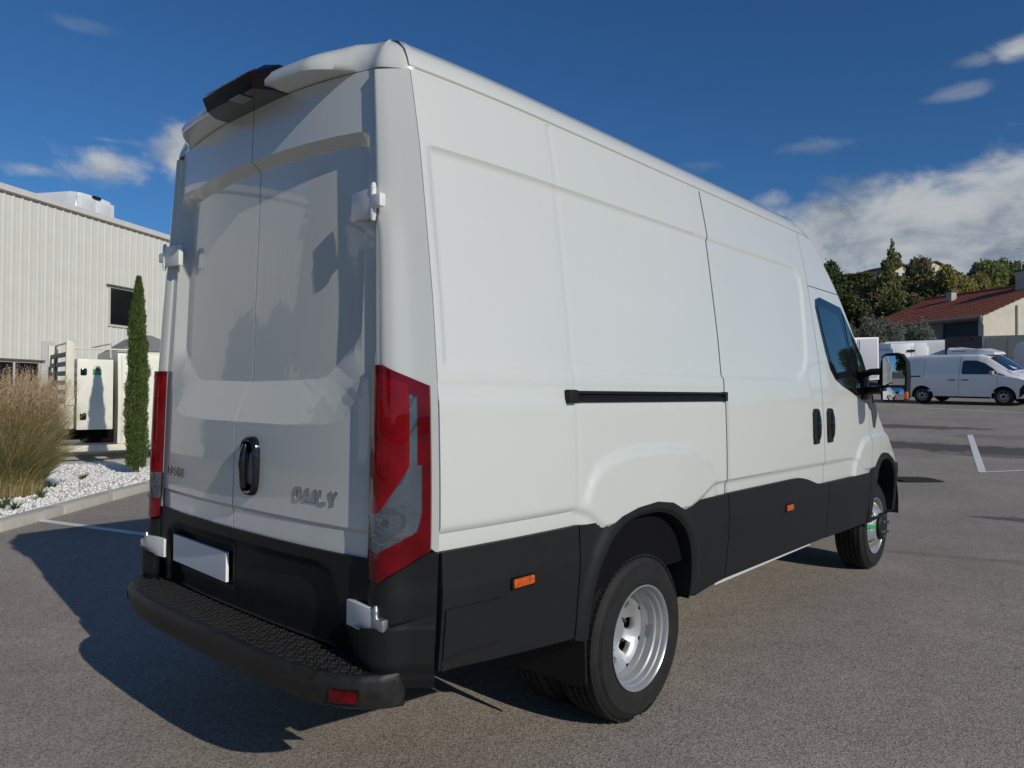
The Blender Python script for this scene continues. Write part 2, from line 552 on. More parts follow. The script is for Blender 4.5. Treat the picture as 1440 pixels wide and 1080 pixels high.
def side_panel(name, Ya, Yb, za, zb, parent, res=0.0125, side=1, m=None, fine=True):
    zs = np.linspace(za, zb, max(3, int((zb - za) / res) + 1))
    A = np.array([Ya(z) if callable(Ya) else Ya for z in zs]); B = np.array([Yb(z) if callable(Yb) else Yb for z in zs])
    n = max(3, int((B - A).max() / res) + 1)
    t = np.linspace(0, 1, n)
    Y = A[:, None] + (B - A)[:, None] * t[None, :]
    Z = np.repeat(zs[:, None], n, 1)
    lim = np.full(Y.shape, -1.0)
    for (cy, cz, rw, rh) in ((1.345, .455, .41, .437), (4.87, .44, .425, .462)):
        q = np.clip(1 - (np.abs(Y - cy) / rw) ** 2.5, 0, 1) ** .4
        lim = np.maximum(lim, np.where(q > 0, cz + rh * q, -1))
    Z = np.maximum(Z, lim)
    X = XS(Y, Z) + (detail(Y, Z) if fine else 0)
    P = np.stack([X, Y, Z], -1)
    P = roll_edge(P, 0.02)
    P[..., 0] *= side
    return grid_obj(name, P, m or PAINT, parent, flip=(side < 0), smooth=32)


def Yf(z):
    return np.interp(z, [.40, .60, .80, .90, 1.0, 1.1, 1.17, 1.29, 1.35, 1.45, 1.65, 1.8, 2.02, 2.2, 2.40, 2.45, 2.5, 2.535],
                     [5.42, 5.40, 5.32, 5.18, 5.02, 4.88, 4.77, 4.62, 4.60, 4.55, 4.38, 4.22, 4.03, 3.85, 3.64, 3.56, 3.40, 3.10])


van = thing('panel_van', 'large white high-roof panel van with black lower cladding filling the foreground', 'van', (0, 2.6, 0), worldparts=True)

# ---- side skins
for s in (1, -1):
    res = 0.0115 if s > 0 else 0.05
    side_panel('side_panel', 0.1885, 2.0705, 0.78, 2.398, van, res, s, fine=s > 0)
    side_panel('sliding_door' if s > 0 else 'side_panel', 2.0825, lambda z: np.interp(z, [.8, .98, 1.9, 2.4], [3.47, 3.466, 3.42, 3.40]), 0.78, 2.398, van, res, s, fine=s > 0)
    side_panel('roof_cap', lambda z: np.interp(z, [.8, .98, 1.9, 2.4], [3.475, 3.471, 3.425, 3.405]), lambda z: Yf(z), 2.066, 2.398, van, res, s)
    dr = side_panel('cab_door', lambda z: np.interp(z, [.8, .98, 1.9, 2.4], [3.476, 3.472, 3.426, 3.405]), lambda z: min(float(Yf(z)), 4.44), 0.72, 2.060, van, res, s, fine=s > 0)
    side_panel('fender', 4.446, lambda z: Yf(z), 0.72, 1.30, van, res, s, fine=s > 0)
    # side glass, set flush in its black frame
    def sp(Y, z, o): return (s * (float(XS(Y, z)) + o), Y, z)
    wpoly = [(3.50, 1.93), (3.52, 1.985), (3.60, 2.005), (4.00, 1.972), (4.20, 1.78), (4.36, 1.645), (4.50, 1.46), (4.535, 1.31), (4.46, 1.288), (4.22, 1.335),
             (4.03, 1.385), (3.85, 1.425), (3.72, 1.468), (3.64, 1.53), (3.58, 1.64), (3.545, 1.75)]
    def patch(mb, poly, o, th=0.012):
        c = np.mean(poly, 0)
        n = len(poly); rings = 6
        V = []; F = []
        for r in range(rings):
            f = 1 - r / (rings - 0.001) * 0.999
            for p in poly:
                q = c + (np.array(p) - c) * f
                V.append(sp(q[0], q[1], o))
        for r in range(rings - 1):
            for i in range(n):
                F.append((r * n + i, r * n + (i + 1) % n, (r + 1) * n + (i + 1) % n, (r + 1) * n + i))
        F.append(tuple((rings - 1) * n + i for i in range(n)))
        b0 = len(V)
        for p in poly: V.append(sp(p[0], p[1], o - th))
        for i in range(n): F.append((i, b0 + i, b0 + (i + 1) % n, (i + 1) % n))
        mb.add(V, F)
    mb = MB(); patch(mb, wpoly, 0.004)
    frame = mb.build('window_frame', GLOSSB, dr)
    g1 = [(3.535, 1.92), (3.55, 1.945), (3.92, 1.91), (3.99, 1.72), (4.10, 1.50), (4.17, 1.375), (4.03, 1.415), (3.87, 1.455), (3.75, 1.50), (3.67, 1.56), (3.615, 1.66), (3.575, 1.76)]
    g2 = [(4.03, 1.93), (4.19, 1.765), (4.34, 1.63), (4.475, 1.455), (4.50, 1.335), (4.23, 1.362), (4.14, 1.55), (4.06, 1.74)]
    GW = mat('dark_side_glass', (0.012, 0.016, 0.018), 0.02, spec=0.9, coat=1.0, coat_rough=0.01)
    for g in (g1, g2):
        mb = MB(); patch(mb, g, 0.007, 0.004); mb.build('window', GW, dr)
    # handles
    for (yc, own) in ((3.318, 'sliding'), (3.565, 'cab')):
        mb = MB()
        zc = 1.168
        prof = [(-.052, -.112), (-.06, -.06), (-.056, .085), (-.035, .112), (.035, .112), (.056, .085), (.05, -.06), (.034, -.112)]
        x0 = float(XS(yc, zc))
        mb.prism(prof, lambda a, b: (s * (x0 - .006 - .04 * (b * 0.35 + 0)), yc + a - .12 * 0 + (-.06) * 0, zc + b), lambda a, b: (s * (x0 + .012 + (-.0) - .02 * b), yc + a * .86, zc + b * .94))
        h = mb.build('door_handle', CLAD, dr if own == 'cab' else van, smooth=40)
        mb = MB()
        mb.tube([(s * (x0 + .014 - .02 * b), yc + .012, zc + b) for b in (-.08, -.05, 0, .05, .082)], [.008, .015, .017, .015, .008], 10)
        mb.build('grip', GLOSSB, h)

# inner backing behind the seams
Yg, Zg = np.meshgrid(np.linspace(.23, 3.50, 40), np.linspace(.6, 2.40, 24))
for s in (1, -1):
    grid_obj('inner_shell', np.stack([s * (XS(Yg, Zg) - .032), Yg, Zg], -1), DARK, van, flip=s < 0)

# ---- sliding-door rail
mb = MB()
y0, y1, zc = .815, 2.062, 1.3525
def rx(Y): return float(XS(Y, 1.35)) + .004
ys = np.linspace(y0, y1, 24)
prof = [(-.006, .021), (.012, .021), (.014, .016), (.014, .010), (.002, .007), (.002, -.004), (.009, -.006), (.012, -.012), (.012, -.018), (.008, -.022), (-.006, -.022)]
mb.grid([[(rx(y) + a, y, zc + b) for (a, b) in prof] for y in ys])
rail = mb.build('door_rail', mat('rail_grey', (0.010, 0.010, 0.011), 0.5, spec=0.2), van, smooth=25)
mb = MB(); mb.box((rx(y0) + .006, y0 - .004, zc), (.03, .055, .05), bev=.008); mb.build('rail_end_cap', CLAD, rail)
mb = MB(); mb.box((rx(y1) + .004, y1 - .004, zc), (.026, .03, .046), bev=.005); mb.build('rail_end_cap', CLAD, rail)

# ---- roof
def gut(Y, s): return s * (float(XS(Y, 2.40)))
def roof_prof(Y):
    h = float(XS(Y, 2.40))
    pts = [(h - .004, 2.4005), (h - .010, 2.406), (h - .0125, 2.412), (h - .006, 2.418), (h - .010, 2.436), (h - .026, 2.474), (h - .060, 2.510), (h - .13, 2.535), (h - .30, 2.549), (h - .5, 2.558), (0, 2.564)]
    return [(x, z) for x, z in pts] + [(-x, z) for x, z in pts[-2::-1]]
rows = []
for Y in list(np.linspace(.188, 3.05, 30)) + list(np.linspace(3.1, 3.64, 14)):
    pr = roof_prof(Y)
    row = []
    for (x, z) in pr:
        # front end falls away to the cap
        zlim = np.interp(Y, [2.95, 3.20, 3.40, 3.56, 3.64], [2.564, 2.548, 2.510, 2.452, 2.402])
        row.append((x, Y, min(z, zlim + .0)))
    rows.append(row)
mb = MB(); mb.grid(rows)
roof = mb.build('roof', PAINT, van, smooth=40)

# ---- rear end geometry
def hw(z): return np.interp(z, [.5, .85, 1.4, 2.0, 2.45], [.765, .765, .757, .722, .688])
def yedge(z): return np.interp(z, [.5, .85, 1.4, 2.45], [.088, .092, .105, .138])
def YR(X, z):
    return yedge(z) - .042 * (1 - np.clip(np.abs(X) / hw(z), 0, 1.2) ** 2.6)
ztop = lambda X: 2.418 + .028 * (1 - (np.abs(X) / .69) ** 2)
OUT = [(-.69, 2.185), (-.69, 1.40), (-.672, 1.33), (-.625, 1.275), (-.55, 1.255), (-.3, 1.245), (.3, 1.245), (.55, 1.255), (.625, 1.275), (.672, 1.33), (.69, 1.40), (.69, 2.185), (.68, 2.212), (.65, 2.222), (-.65, 2.222), (-.68, 2.212)]
INN = [(-.646, 2.160), (-.642, 1.55), (-.612, 1.515), (-.475, 1.415), (-.42, 1.405), (0, 1.398), (.42, 1.405), (.475, 1.415), (.612, 1.515), (.642, 1.55), (.646, 2.160), (.636, 2.182), (.61, 2.190), (-.61, 2.190), (-.636, 2.182)]
def rear_detail(X, z):
    z = z - (ztop(X) - 2.425) * sstep(1.5, 2.2, z)      # the pressing follows the arched top edge
    so = sd_poly(X, z, OUT); si = sd_poly(X, z, INN)
    do = np.maximum(0, -so); di = np.maximum(0, si)
    f = do / (do + di + 1e-6)
    d = .040 * f
    d = d + .006 * np.clip((.925 - z) / .012, 0, 1)              # step above the black trim
    return d
def seam(z): return np.interp(z, [.5, 1.24, 1.27, 1.37, 1.41, 2.5], [-.046, -.046, -.040, -.008, 0, 0])
doors = []
for s in (-1, 1):
    res = .0105
    zl = np.unique(np.concatenate([np.arange(.838, 2.425, .011), np.arange(.90, .935, .003), np.arange(1.225, 1.43, .0045), np.arange(2.15, 2.235, .003), [2.425]]))
    tl_ = np.unique(np.concatenate([np.linspace(0, 1, 72), np.linspace(.76, .99, 64)]))
    n = len(tl_)
    Z = np.zeros((len(zl), n)); X = np.zeros_like(Z)
    for i, zz in enumerate(zl):
        a = seam(zz) + .003 * s; b = s * (hw(zz) - .002)
        X[i] = a + (b - a) * tl_
        Z[i] = zz + (ztop(X[i]) - 2.425) * sstep(1.5, 2.2, zz)
    Y = YR(X, Z) + rear_detail(X, Z)
    P = np.stack([X, Y, Z], -1)
    P = roll_edge(P, -.022, 1)
    d = grid_obj('rear_door', P, PAINT, van, flip=(s < 0), smooth=10)
    doors.append(d)
    # black lower trim of the door
    zs = np.linspace(.525, .838, 44); n = 74; t = np.linspace(0, 1, n)
    X = np.zeros((len(zs), n)); Z = np.repeat(zs[:, None], n, 1)
    for i, zz in enumerate(zs):
        a = seam(zz) + .003 * s; b = s * (hw(zz) + .0)
        X[i] = a + (b - a) * t
    REC = [(-.70, .50), (-.655, .66), (-.60, .775), (-.52, .80), (.52, .80), (.585, .775), (.635, .66), (.70, .50)]
    d2 = -.012 + .006 * 0
    Y = YR(X, Z) + .006 - .012 + .026 * np.clip(-sd_poly(X, Z, REC) / .03, 0, 1) + .012 * sstep(.66, .54, Z)
    if s < 0:
        PR = [(-.665, .595), (-.665, .745), (-.64, .765), (-.085, .765), (-.065, .745), (-.065, .595)]
        Y = Y + .016 * sstep(0, .02, -sd_poly(X, Z, PR))
    P = roll_edge(np.stack([X, Y, Z], -1), -.025, 1)
    tr = grid_obj('lower_trim', P, CLAD, d, flip=(s < 0), smooth=30)
    if s < 0:
        yp = float(YR(-.36, .68)) + .022
        mb = MB()
        ya, yb = float(YR(-.62, .68)) + .022, float(YR(-.10, .68)) + .022
        mb.prism([(-.625, .618), (-.105, .618), (-.105, .732), (-.625, .732)],
                 lambda a, b: (a, np.interp(a, [-.625, -.105], [ya, yb]), b), lambda a, b: (a, np.interp(a, [-.625, -.105], [ya, yb]) - .012, b))
        pl = mb.build('number_plate', PLATE, d); pl['label'] = 'blank white number plate'

# handle on the right rear door
def on_rear(x, z, o=0): return Vector((x, float(YR(x, z)) - o, z))
hx, hz = .088, 1.085
yh = float(YR(hx, hz))
def oval(a, b, k=3.2, n=28): return [(a * math.copysign(abs(math.cos(t)) ** (2 / k), math.cos(t)), b * math.copysign(abs(math.sin(t)) ** (2 / k), math.sin(t))) for t in np.linspace(0, 2 * math.pi, n, endpoint=False)]
mb = MB(); rings = []
for (a, b, o) in ((.058, .110, -.008), (.058, .110, .008), (.054, .106, .020), (.047, .099, .025), (.041, .092, .022), (.038, .088, .004)):
    rings.append([(hx + p, yh - o, hz + q) for p, q in oval(a, b)])
mb.grid(rings, wrap=True)
hd = mb.build('door_handle', GLOSSB, doors[1], smooth=45)
mb = MB(); mb.grid([[(hx + p * k, yh - .004 + .012 * (1 - k), hz + q * k) for p, q in oval(.038, .088)] for k in (1, .6, .02)], wrap=True); mb.build('grip_recess', DARK, hd)
mb = MB(); mb.tube([(hx - .010, yh - .020 - .010 * (1 - (b / .085) ** 2), hz + b) for b in np.linspace(-.080, .080, 9)], [.010, .014, .016, .017, .017, .017, .016, .014, .010], 12)
mb.build('grip', GLOSSB, hd)


GLYPH = {'I': [[(.5, 0), (.5, 1)]], 'V': [[(0, 1), (.5, 0), (1, 1)]], 'E': [[(1, 1), (0, 1), (0, 0), (1, 0)], [(0, .5), (.85, .5)]],
         'C': [[(1, .82), (.8, 1), (.2, 1), (0, .8), (0, .2), (.2, 0), (.8, 0), (1, .18)]], 'O': [[(.2, 0), (.8, 0), (1, .2), (1, .8), (.8, 1), (.2, 1), (0, .8), (0, .2), (.2, 0)]],
         'D': [[(0, 0), (0, 1), (.72, 1), (1, .75), (1, .25), (.72, 0), (0, 0)]], 'A': [[(0, 0), (.42, 1), (.58, 1), (1, 0)], [(.2, .32), (.8, .32)]], 'L': [[(0, 1), (0, 0), (1, 0)]], 'Y': [[(0, 1), (.5, .45), (1, 1)], [(.5, .45), (.5, 0)]]}


def badge(txt, x, z, h, w, m, parent, sw=.20, shear=0.0):
    n = len(txt); wid = {'I': .35}
    tot = sum(wid.get(c, 1.0) for c in txt) + .34 * (n - 1)
    k = w / tot; cx = x
    for c in txt:
        cw = wid.get(c, 1.0) * k
        mb = MB(); t_ = sw * h
        for line in GLYPH[c]:
            for a, b in zip(line[:-1], line[1:]):
                pa = Vector((t_ / 2 + a[0] * (cw - t_) if c != 'I' else cw / 2, t_ / 2 + a[1] * (h - t_))); pb = Vector((t_ / 2 + b[0] * (cw - t_) if c != 'I' else cw / 2, t_ / 2 + b[1] * (h - t_)))
                d = (pb - pa).normalized(); nn = Vector((-d.y, d.x)) * t_ / 2; pa -= d * t_ * .42; pb += d * t_ * .42
                quad = [pa + nn, pb + nn, pb - nn, pa - nn]
                def w3(p, o): X = cx + p.x + shear * p.y; Z = z + p.y; return (X, float(YR(X, Z) + rear_detail(np.array(X), np.array(Z))) - o, Z)
                q0 = [w3(p, -.002) for p in quad]; ctr = (pa + pb) / 2
                q1 = [w3(p, .0022) for p in quad]; q2 = [w3(ctr + (p - ctr) * .93 , .0038) for p in quad]
                mb.add(q0 + q1 + q2, [(0, 1, 5, 4), (1, 2, 6, 5), (2, 3, 7, 6), (3, 0, 4, 7), (4, 5, 9, 8), (5, 6, 10, 9), (6, 7, 11, 10), (7, 4, 8, 11), (8, 9, 10, 11)])
        mb.build('letter', m, parent, 0)
        cx += cw + .34 * k


badge('IVECO', -.700, .990, .038, .200, mat('dark_chrome', (.34, .34, .35), .18, metal=1), doors[0], .24)
badge('DAILY', .372, .985, .050, .225, CHROME, doors[1], .24, .12)

# ---- hinges
HW = mat('hinge_white', (.74, .74, .72), .4, coat=.4)
for s in (-1, 1):
    for zc, kind in ((1.962, 'upper'), (.664, 'lower')):
        xe = float(hw(zc)); ye = float(yedge(zc))
        mb = MB()
        L = .115 if kind == 'upper' else .15
        hh = .046 if kind == 'upper' else .040
        R = Matrix.Rotation(-s * .10, 3, 'Z')
        ox = .028 if kind == 'upper' else .062
        mb.box((s * (xe - L / 2 + ox), ye - .024, zc), (L, .022, hh * 2), rot=R, bev=.004)
        h = mb.build('hinge', HW, doors[0] if s < 0 else doors[1], smooth=40)
        mb = MB()
        px_, py_ = s * (xe + ox + .010), ye - .036
        mb.tube([(px_, py_, zc - hh * .9), (px_, py_, zc + hh * .9)], .0095, 12)
        mb.tube([(px_, py_, zc - hh * 1.3), (px_, py_, zc - hh * .92)], [.006, .010], 10)
        mb.tube([(px_, py_, zc + hh * .92), (px_, py_, zc + hh * 1.3)], [.010, .006], 10)
        mb.build('hinge_pin', HW if kind == 'upper' else STEEL, h)
        mb = MB(); mb.box((s * (xe + ox + .032), ye - .034, zc), (.045, .024, hh * .9), bev=.005); mb.build('hinge_bracket', STEEL if kind == 'lower' else HW, h)

# ---- rear corner pillars, lamps, bumper corners
def corner_curve(z, n=36, off=0.0, s0=0.0, s1=1.0):
    ax, ay = float(hw(z)) + .006, float(yedge(z))
    ex, ey = float(XS(.186, z)), .186
    k = float(sstep(1.96, 1.82, z))
    fx = np.array([0, .07, .20 + .06 * k, .36 + .06 * k, .70, 1.0])
    yc_ = ay - .019
    fy = np.array([ay, ay - .010, yc_, yc_ + .010, yc_ + .010 + (ey - yc_ - .010) * .52, ey])
    xs = ax + (ex - ax) * fx
    t = np.array([0, .14, .30, .45, .73, 1.0]); q = np.linspace(s0, s1, n)
    # smooth interpolation (cubic hermite, monotone-ish)
    def herm(v):
        m = np.gradient(v, t)
        i = np.clip(np.searchsorted(t, q) - 1, 0, len(t) - 2)
        h = t[i + 1] - t[i]; u = (q - t[i]) / h
        return ((2 * u ** 3 - 3 * u ** 2 + 1) * v[i] + (u ** 3 - 2 * u ** 2 + u) * h * m[i] + (-2 * u ** 3 + 3 * u ** 2) * v[i + 1] + (u ** 3 - u ** 2) * h * m[i + 1])
    x = herm(xs); y = herm(fy)
    dx, dy = np.gradient(x), np.gradient(y); L = np.hypot(dx, dy) + 1e-9
    return x + dy / L * off, y - dx / L * off


def corner_grid(zlo, zhi, off, n=40, m=60, s0=0., s1=1.):
    q = np.linspace(s0, s1, n)
    P = np.zeros((m, n, 3))
    for i in range(m):
        f = i / (m - 1)
        for j in range(n):
            pass
    lo = np.array([zlo(a) if callable(zlo) else zlo for a in q]); hi = np.array([zhi(a) if callable(zhi) else zhi for a in q])
    zz = np.linspace(min(lo.min(), hi.min()) - .02, max(lo.max(), hi.max()) + .02, 90)
    CX = np.zeros((90, n)); CY = np.zeros((90, n))
    for i, z in enumerate(zz):
        o = off(z) if callable(off) else off
        CX[i], CY[i] = corner_curve(z, n, o, s0, s1)
    for j in range(n):
        z = np.linspace(lo[j], hi[j], m)
        P[:, j, 0] = np.interp(z, zz, CX[:, j]); P[:, j, 1] = np.interp(z, zz, CY[:, j]); P[:, j, 2] = z
    return P


lamp_lo = lambda s: np.interp(s, [0, .34, .92], [.797, .782, .884])
lamp_hi = lambda s: np.interp(s, [0, .34, .92], [1.447, 1.447, 1.384])
for s in (1, -1):
    plo = lambda a: np.interp(a, [0, .34, .92, 1], [.805, .79, .888, .872])
    P = corner_grid(plo, 2.402, 0.0, 40, 190); Pb_ = corner_grid(plo, 2.402, -.040, 40, 190)
    sq = np.linspace(0, 1, 40)[None, :]; zq = P[..., 2]
    mk_ = ((sq > .03) & (sq < .89) & (zq > lamp_lo(sq) + .014) & (zq < lamp_hi(sq) - .014))[..., None]
    P = np.where(mk_, Pb_, P)
    P = roll_edge(P, .015); P[..., 0] *= s
    grid_obj('corner_pillar', P, PAINT, van, flip=s < 0, smooth=40)
    # tail lamp: a moulded back with reflector bowls, behind tinted lenses sorted from one shell
    N, M = 110, 260
    def shell(off):
        Pq = corner_grid(lamp_lo, lamp_hi, off, N, M, 0.012, .92); Pq[..., 0] *= s; return Pq
    P = shell(.016)
    idx = np.arange(N * M).reshape(M, N)
    q = np.stack([idx[:-1, :-1], idx[:-1, 1:], idx[1:, 1:], idx[1:, :-1]], -1)
    if s < 0: q = q[..., ::-1]
    u = np.linspace(0, 1, N)[:-1][None, :] + .5 / N + np.zeros((M - 1, 1)); v = 1 - (np.linspace(0, 1, M)[:-1][:, None] + .5 / M) + np.zeros((1, N - 1))
    # u: 0 at the door .. 1 at the side; v: 0 top .. 1 bottom
    U1, U2 = .735, .845
    vb = .70 - .03 * u - .20 * np.clip((u - .30) / (U1 - .30), 0, 1) ** 1.5
    rim_ = (u > .90 - .10 * np.clip((v - .72) / .16, 0, 1) ** 2) | (v > .875 - .03 * u) | (v < .035)
    clear = (~rim_) & (((u > U1) & (u < U2) & (v > .09)) | ((v > vb) & (v < .875)) | ((u > U1) & (v > .52)))
    frame_ = (~clear) & (rim_ | (u > U1))
    inner = (~clear) & (~frame_)
    Pv = P.reshape(-1, 3)
    tl = None
    for nm, mk, mt_, dep in (('tail_lamp', frame_, LENS_DARK, 0.0), ('red_lens', inner, LENS_RED, -.0015), ('clear_lens', clear, LENS_CLEAR, -.003)):
        f = q[mk]
        used, inv = np.unique(f.reshape(-1), return_inverse=True)
        V = Pv[used].copy()
        V[:, 1] -= dep * .7; V[:, 0] += s * dep * .7
        o = quads_obj(nm, V, inv.reshape(-1, 4), mt_, van if tl is None else tl, smooth=60)
        if tl is None: tl = o
    # the reflector moulding
    uu = np.linspace(0, 1, N)[None, :] + np.zeros((M, 1)); vv = 1 - np.linspace(0, 1, M)[:, None] + np.zeros((1, N))
    dp = np.zeros((M, N))
    for (cu, cv, ru, rv, dd) in ((.34, .20, .34, .13, 1.0), (.36, .47, .33, .12, .9), (.40, .735, .30, .075, 1.0), (.36, .835, .30, .04, .8)):
        r2 = ((uu - cu) / ru) ** 2 + ((vv - cv - .10 * (uu - cu)) / rv) ** 2
        dp = np.maximum(dp, dd * np.sqrt(np.clip(1 - r2, 0, 1)))
    swoosh = np.clip(1 - np.abs(vv - (.56 - .42 * (uu / .75) ** 1.6)) / .018, 0, 1) + np.clip(1 - np.abs(vv - (.66 - .36 * (uu / .75) ** 1.5)) / .012, 0, 1)
    ribs = .8 * (np.sin(vv * 240) > .3) * (np.sin(uu * 60) > -.2) * (uu < .72) * (vv > .68) + .06 * (np.sin(uu * 95) > .2) * (vv < .40)
    h_ = -.010 - .016 * dp + .006 * np.clip(swoosh, 0, 1) + .006 * ribs
    P0, P1 = shell(-.030), shell(.016)
    k_ = ((h_ + .046) / .046)[..., None]
    grid_obj('reflector', P0 + (P1 - P0) * np.clip(k_, 0, .93), LAMP_IN, tl, flip=s < 0, smooth=40)
    for (cu, cv) in ((.34, .20), (.36, .47), (.40, .735)):
        jj, ii = int(cu * N), int((1 - cv) * M)
        c = P0[ii, jj] * .35 + P1[ii, jj] * .65
        mb = MB(); mb.tube([Vector(P0[ii, jj]), Vector(c)], [.014, .010], 12); mb.build('bulb', mat('bulb_amber', (.35, .20, .08), .15, coat=.5), tl)
    # dark casing round the lens
    Pc = corner_grid(lambda a: lamp_lo(a) - .006, lambda a: lamp_hi(a) + .006, -.034, 30, 40, 0.0, .935); Pc[..., 0] *= s
    grid_obj('lamp_casing', Pc, DARK, tl, flip=s < 0)
    rimp = [P[0, k] for k in range(N)] + [P[k, -1] for k in range(M)] + [P[-1, k] for k in range(N - 1, -1, -1)] + [P[k, 0] for k in range(M - 1, -1, -1)]
    P2 = shell(-.034)
    rim2 = [P2[0, k] for k in range(N)] + [P2[k, -1] for k in range(M)] + [P2[-1, k] for k in range(N - 1, -1, -1)] + [P2[k, 0] for k in range(M - 1, -1, -1)]
    mb = MB(); mb.grid([rimp, rim2], wrap=True); mb.build('lamp_edge', mat('lamp_edge_red', (.045, .002, .003), .3), tl)
    # bumper corners under the lamp
    top = lambda a: np.interp(a, [0, .34, .92, 1.0], [.79, .775, .877, .879])
    Pu = corner_grid(.60, top, lambda z: .004 + .008 * float(sstep(.80, .72, z)), 30, 30); Pu = roll_edge(Pu, .012); Pu[..., 0] *= s
    bc = grid_obj('bumper_corner', Pu, CLAD, van, flip=s < 0)
    Pl = corner_grid(.505, lambda a: np.interp(a, [0, .5, 1], [.628, .655, .692]), lambda z: .036 - .03 * float(sstep(.65, .695, z)) - .012 * float(sstep(.55, .505, z)), 36, 36, -.0, 1.0)
    Pl = roll_edge(Pl, .03); Pl[..., 0] *= s
    grid_obj('lower_corner', Pl, CLAD, bc, flip=s < 0)
    Pk = corner_grid(.468, .515, lambda z: .022 - .012 * float(sstep(.50, .468, z)), 30, 10); Pk = roll_edge(Pk, .03); Pk[..., 0] *= s
    grid_obj('corner_valance', Pk, CLAD, bc, flip=s < 0)

# rear roof rim: a visor in the middle that dies away towards flush corners
cxr, cyr = corner_curve(2.40, 24)
raw = [(x, float(YR(x, 2.43)), float(ztop(x)) + .004) for x in np.linspace(0, .665, 60)]
raw += [(a, b, 2.4205 - .018 * k / 23) for k, (a, b) in list(enumerate(zip(cxr, cyr)))[3:]] + [(float(cxr[-1]) + .001, .23, 2.402)]
raw = np.array([(-x, y, z) for x, y, z in raw[:0:-1]] + raw)
al = np.r_[0, np.cumsum(np.linalg.norm(np.diff(raw[:, :2], axis=0), axis=1))]
au = np.linspace(0, al[-1], 190)
path = np.stack([np.interp(au, al, raw[:, k]) for k in range(3)], 1)
gk = np.exp(-.5 * (np.arange(-9, 10) / 2.6) ** 2); gk /= gk.sum()
path = np.stack([np.convolve(np.pad(path[:, k], 9, mode='edge'), gk, 'valid') for k in range(3)], 1)[2:-2]
path = [tuple(p) for p in path]
rp0 = roof_prof(.20)[:11]
def zroof(x): return np.interp(abs(x), [q[0] for q in rp0][::-1], [q[1] for q in rp0][::-1])
rows = []
pa = np.array(path)
tg = np.gradient(pa[:, :2], axis=0); tg /= np.linalg.norm(tg, axis=1)[:, None]
for (x, y, zb), t_ in zip(path, tg):
    ox, oy = t_[1], -t_[0]
    ax = abs(x)
    lip = .002 + .080 * (1 - float(sstep(.44, .64, ax)))
    def q(o, z): return (x + ox * o, y + oy * o, z)
    def r(o):
        return (x + ox * o, y + oy * o, float(zroof(x + ox * o)) + .001)
    zt = r(-.085)[2]; h = zt - zb
    c_ = float(sstep(.58, .70, ax))
    pa_ = [(-.03, 0), (lip * .5, -.001), (lip, .006), (lip + .004, h * .22), (lip * .82 + .002, h * .48), (lip * .45 - .004, h * .70), (-.014 + lip * .1, h * .86), (-.042, h * .965)]
    pb_ = [(-.03, -.001), (-.003, -.001), (-.003, .008), (-.005, .018), (-.010, .036), (-.026, .074), (-.043, .094), (-.060, .110)]
    rows.append([q(a0 + (b0 - a0) * c_, zb + a1 + (b1 - a1) * c_) for (a0, a1), (b0, b1) in zip(pa_, pb_)] + [r(-.085), r(-.13)])
mb = MB(); mb.grid(rows)
rim = mb.build('roof_rim', PAINT, van, smooth=60)
# high brake lamp
mb = MB()
BLK = mat('brake_lamp_black', (.006, .003, .005), .14, spec=.3, coat=.25)
plan = [(-.215, .12), (-.215, .035), (-.165, -.030), (.205, -.030), (.252, .035), (.252, .12)]
mb.prism(plan, lambda a, b: (a * .93, b * .9 + .012, 2.442), lambda a, b: (a, b, 2.492))
mb.prism(plan, lambda a, b: (a, b, 2.492), lambda a, b: (a * .90, b * .55 + .05, 2.545))
bl = mb.build('brake_lamp', BLK, van, smooth=20)
mb = MB(); mb.prism([(-.14, 0), (.17, 0), (.155, 1), (-.125, 1)], lambda a, b: (a, -.0275 + .045 * b, 2.497 + .034 * b), lambda a, b: (a, -.031 + .045 * b, 2.500 + .034 * b))
mb.build('red_lens', mat('dark_red_lens', (.07, .002, .004), .15, coat=.8), bl)
mb = MB(); mb.prism([(-.03, 0), (.05, 0), (.05, 1), (-.03, 1)], lambda a, b: (a + .06, -.020 + .05 * b, 2.4425 - .001), lambda a, b: (a + .06, -.020 + .05 * b, 2.4385))
mb.build('clear_lens', mat('lamp_white', (.22, .22, .22), .3), bl)

# ---- rear step bumper
def ystep(x):
    return np.interp(abs(x - .01), [0, .40, .58, .70, .78, .835, .875, .893], [-.120, -.114, -.100, -.076, -.046, -.008, .040, .085])
xs = .01 + np.concatenate([np.linspace(-.893, -.78, 20), np.linspace(-.77, .77, 67), np.linspace(.78, .893, 20)])
rows = []
for x in xs:
    yo = float(ystep(x)); e = 1
    rows.append([(x, .12, .43), (x, .12, .512), (x, .09, .514), (x, yo + .030, .515), (x, yo + .014, .520), (x, yo + .003, .514), (x, yo - .003, .500), (x, yo + .002, .462), (x * .997, yo + .014, .424), (x * .99, yo + .034, .412), (x * .99, .12, .412)])
mb = MB(); mb.grid(rows)
n0 = len(rows[0]); mb.f += [tuple(range(n0)), tuple(range((len(rows) - 1) * n0, len(rows) * n0))]
bump = mb.build('rear_bumper', CLAD2, van, smooth=35)
mb = MB(); b2 = 0
for i, x in enumerate(np.arange(-.77, .80, .030)):
    for j, y in enumerate(np.arange(.075, -.11, -.020)):
        xx = x + (j % 2) * .015
        if y < float(ystep(xx)) + .036 or abs(xx - .02) > .80: continue
        a = .7 if (i + j) % 2 else -.7
        mb.box((xx, y, .5165), (.019, .0042, .0045), rot=Matrix.Rotation(a, 3, 'Z'))
tp = mb.build('tread_pattern', mat('tread_black', (.035, .034, .033), .4, bump=.3, bscale=200), bump, smooth=0)
tp['kind'] = 'stuff'
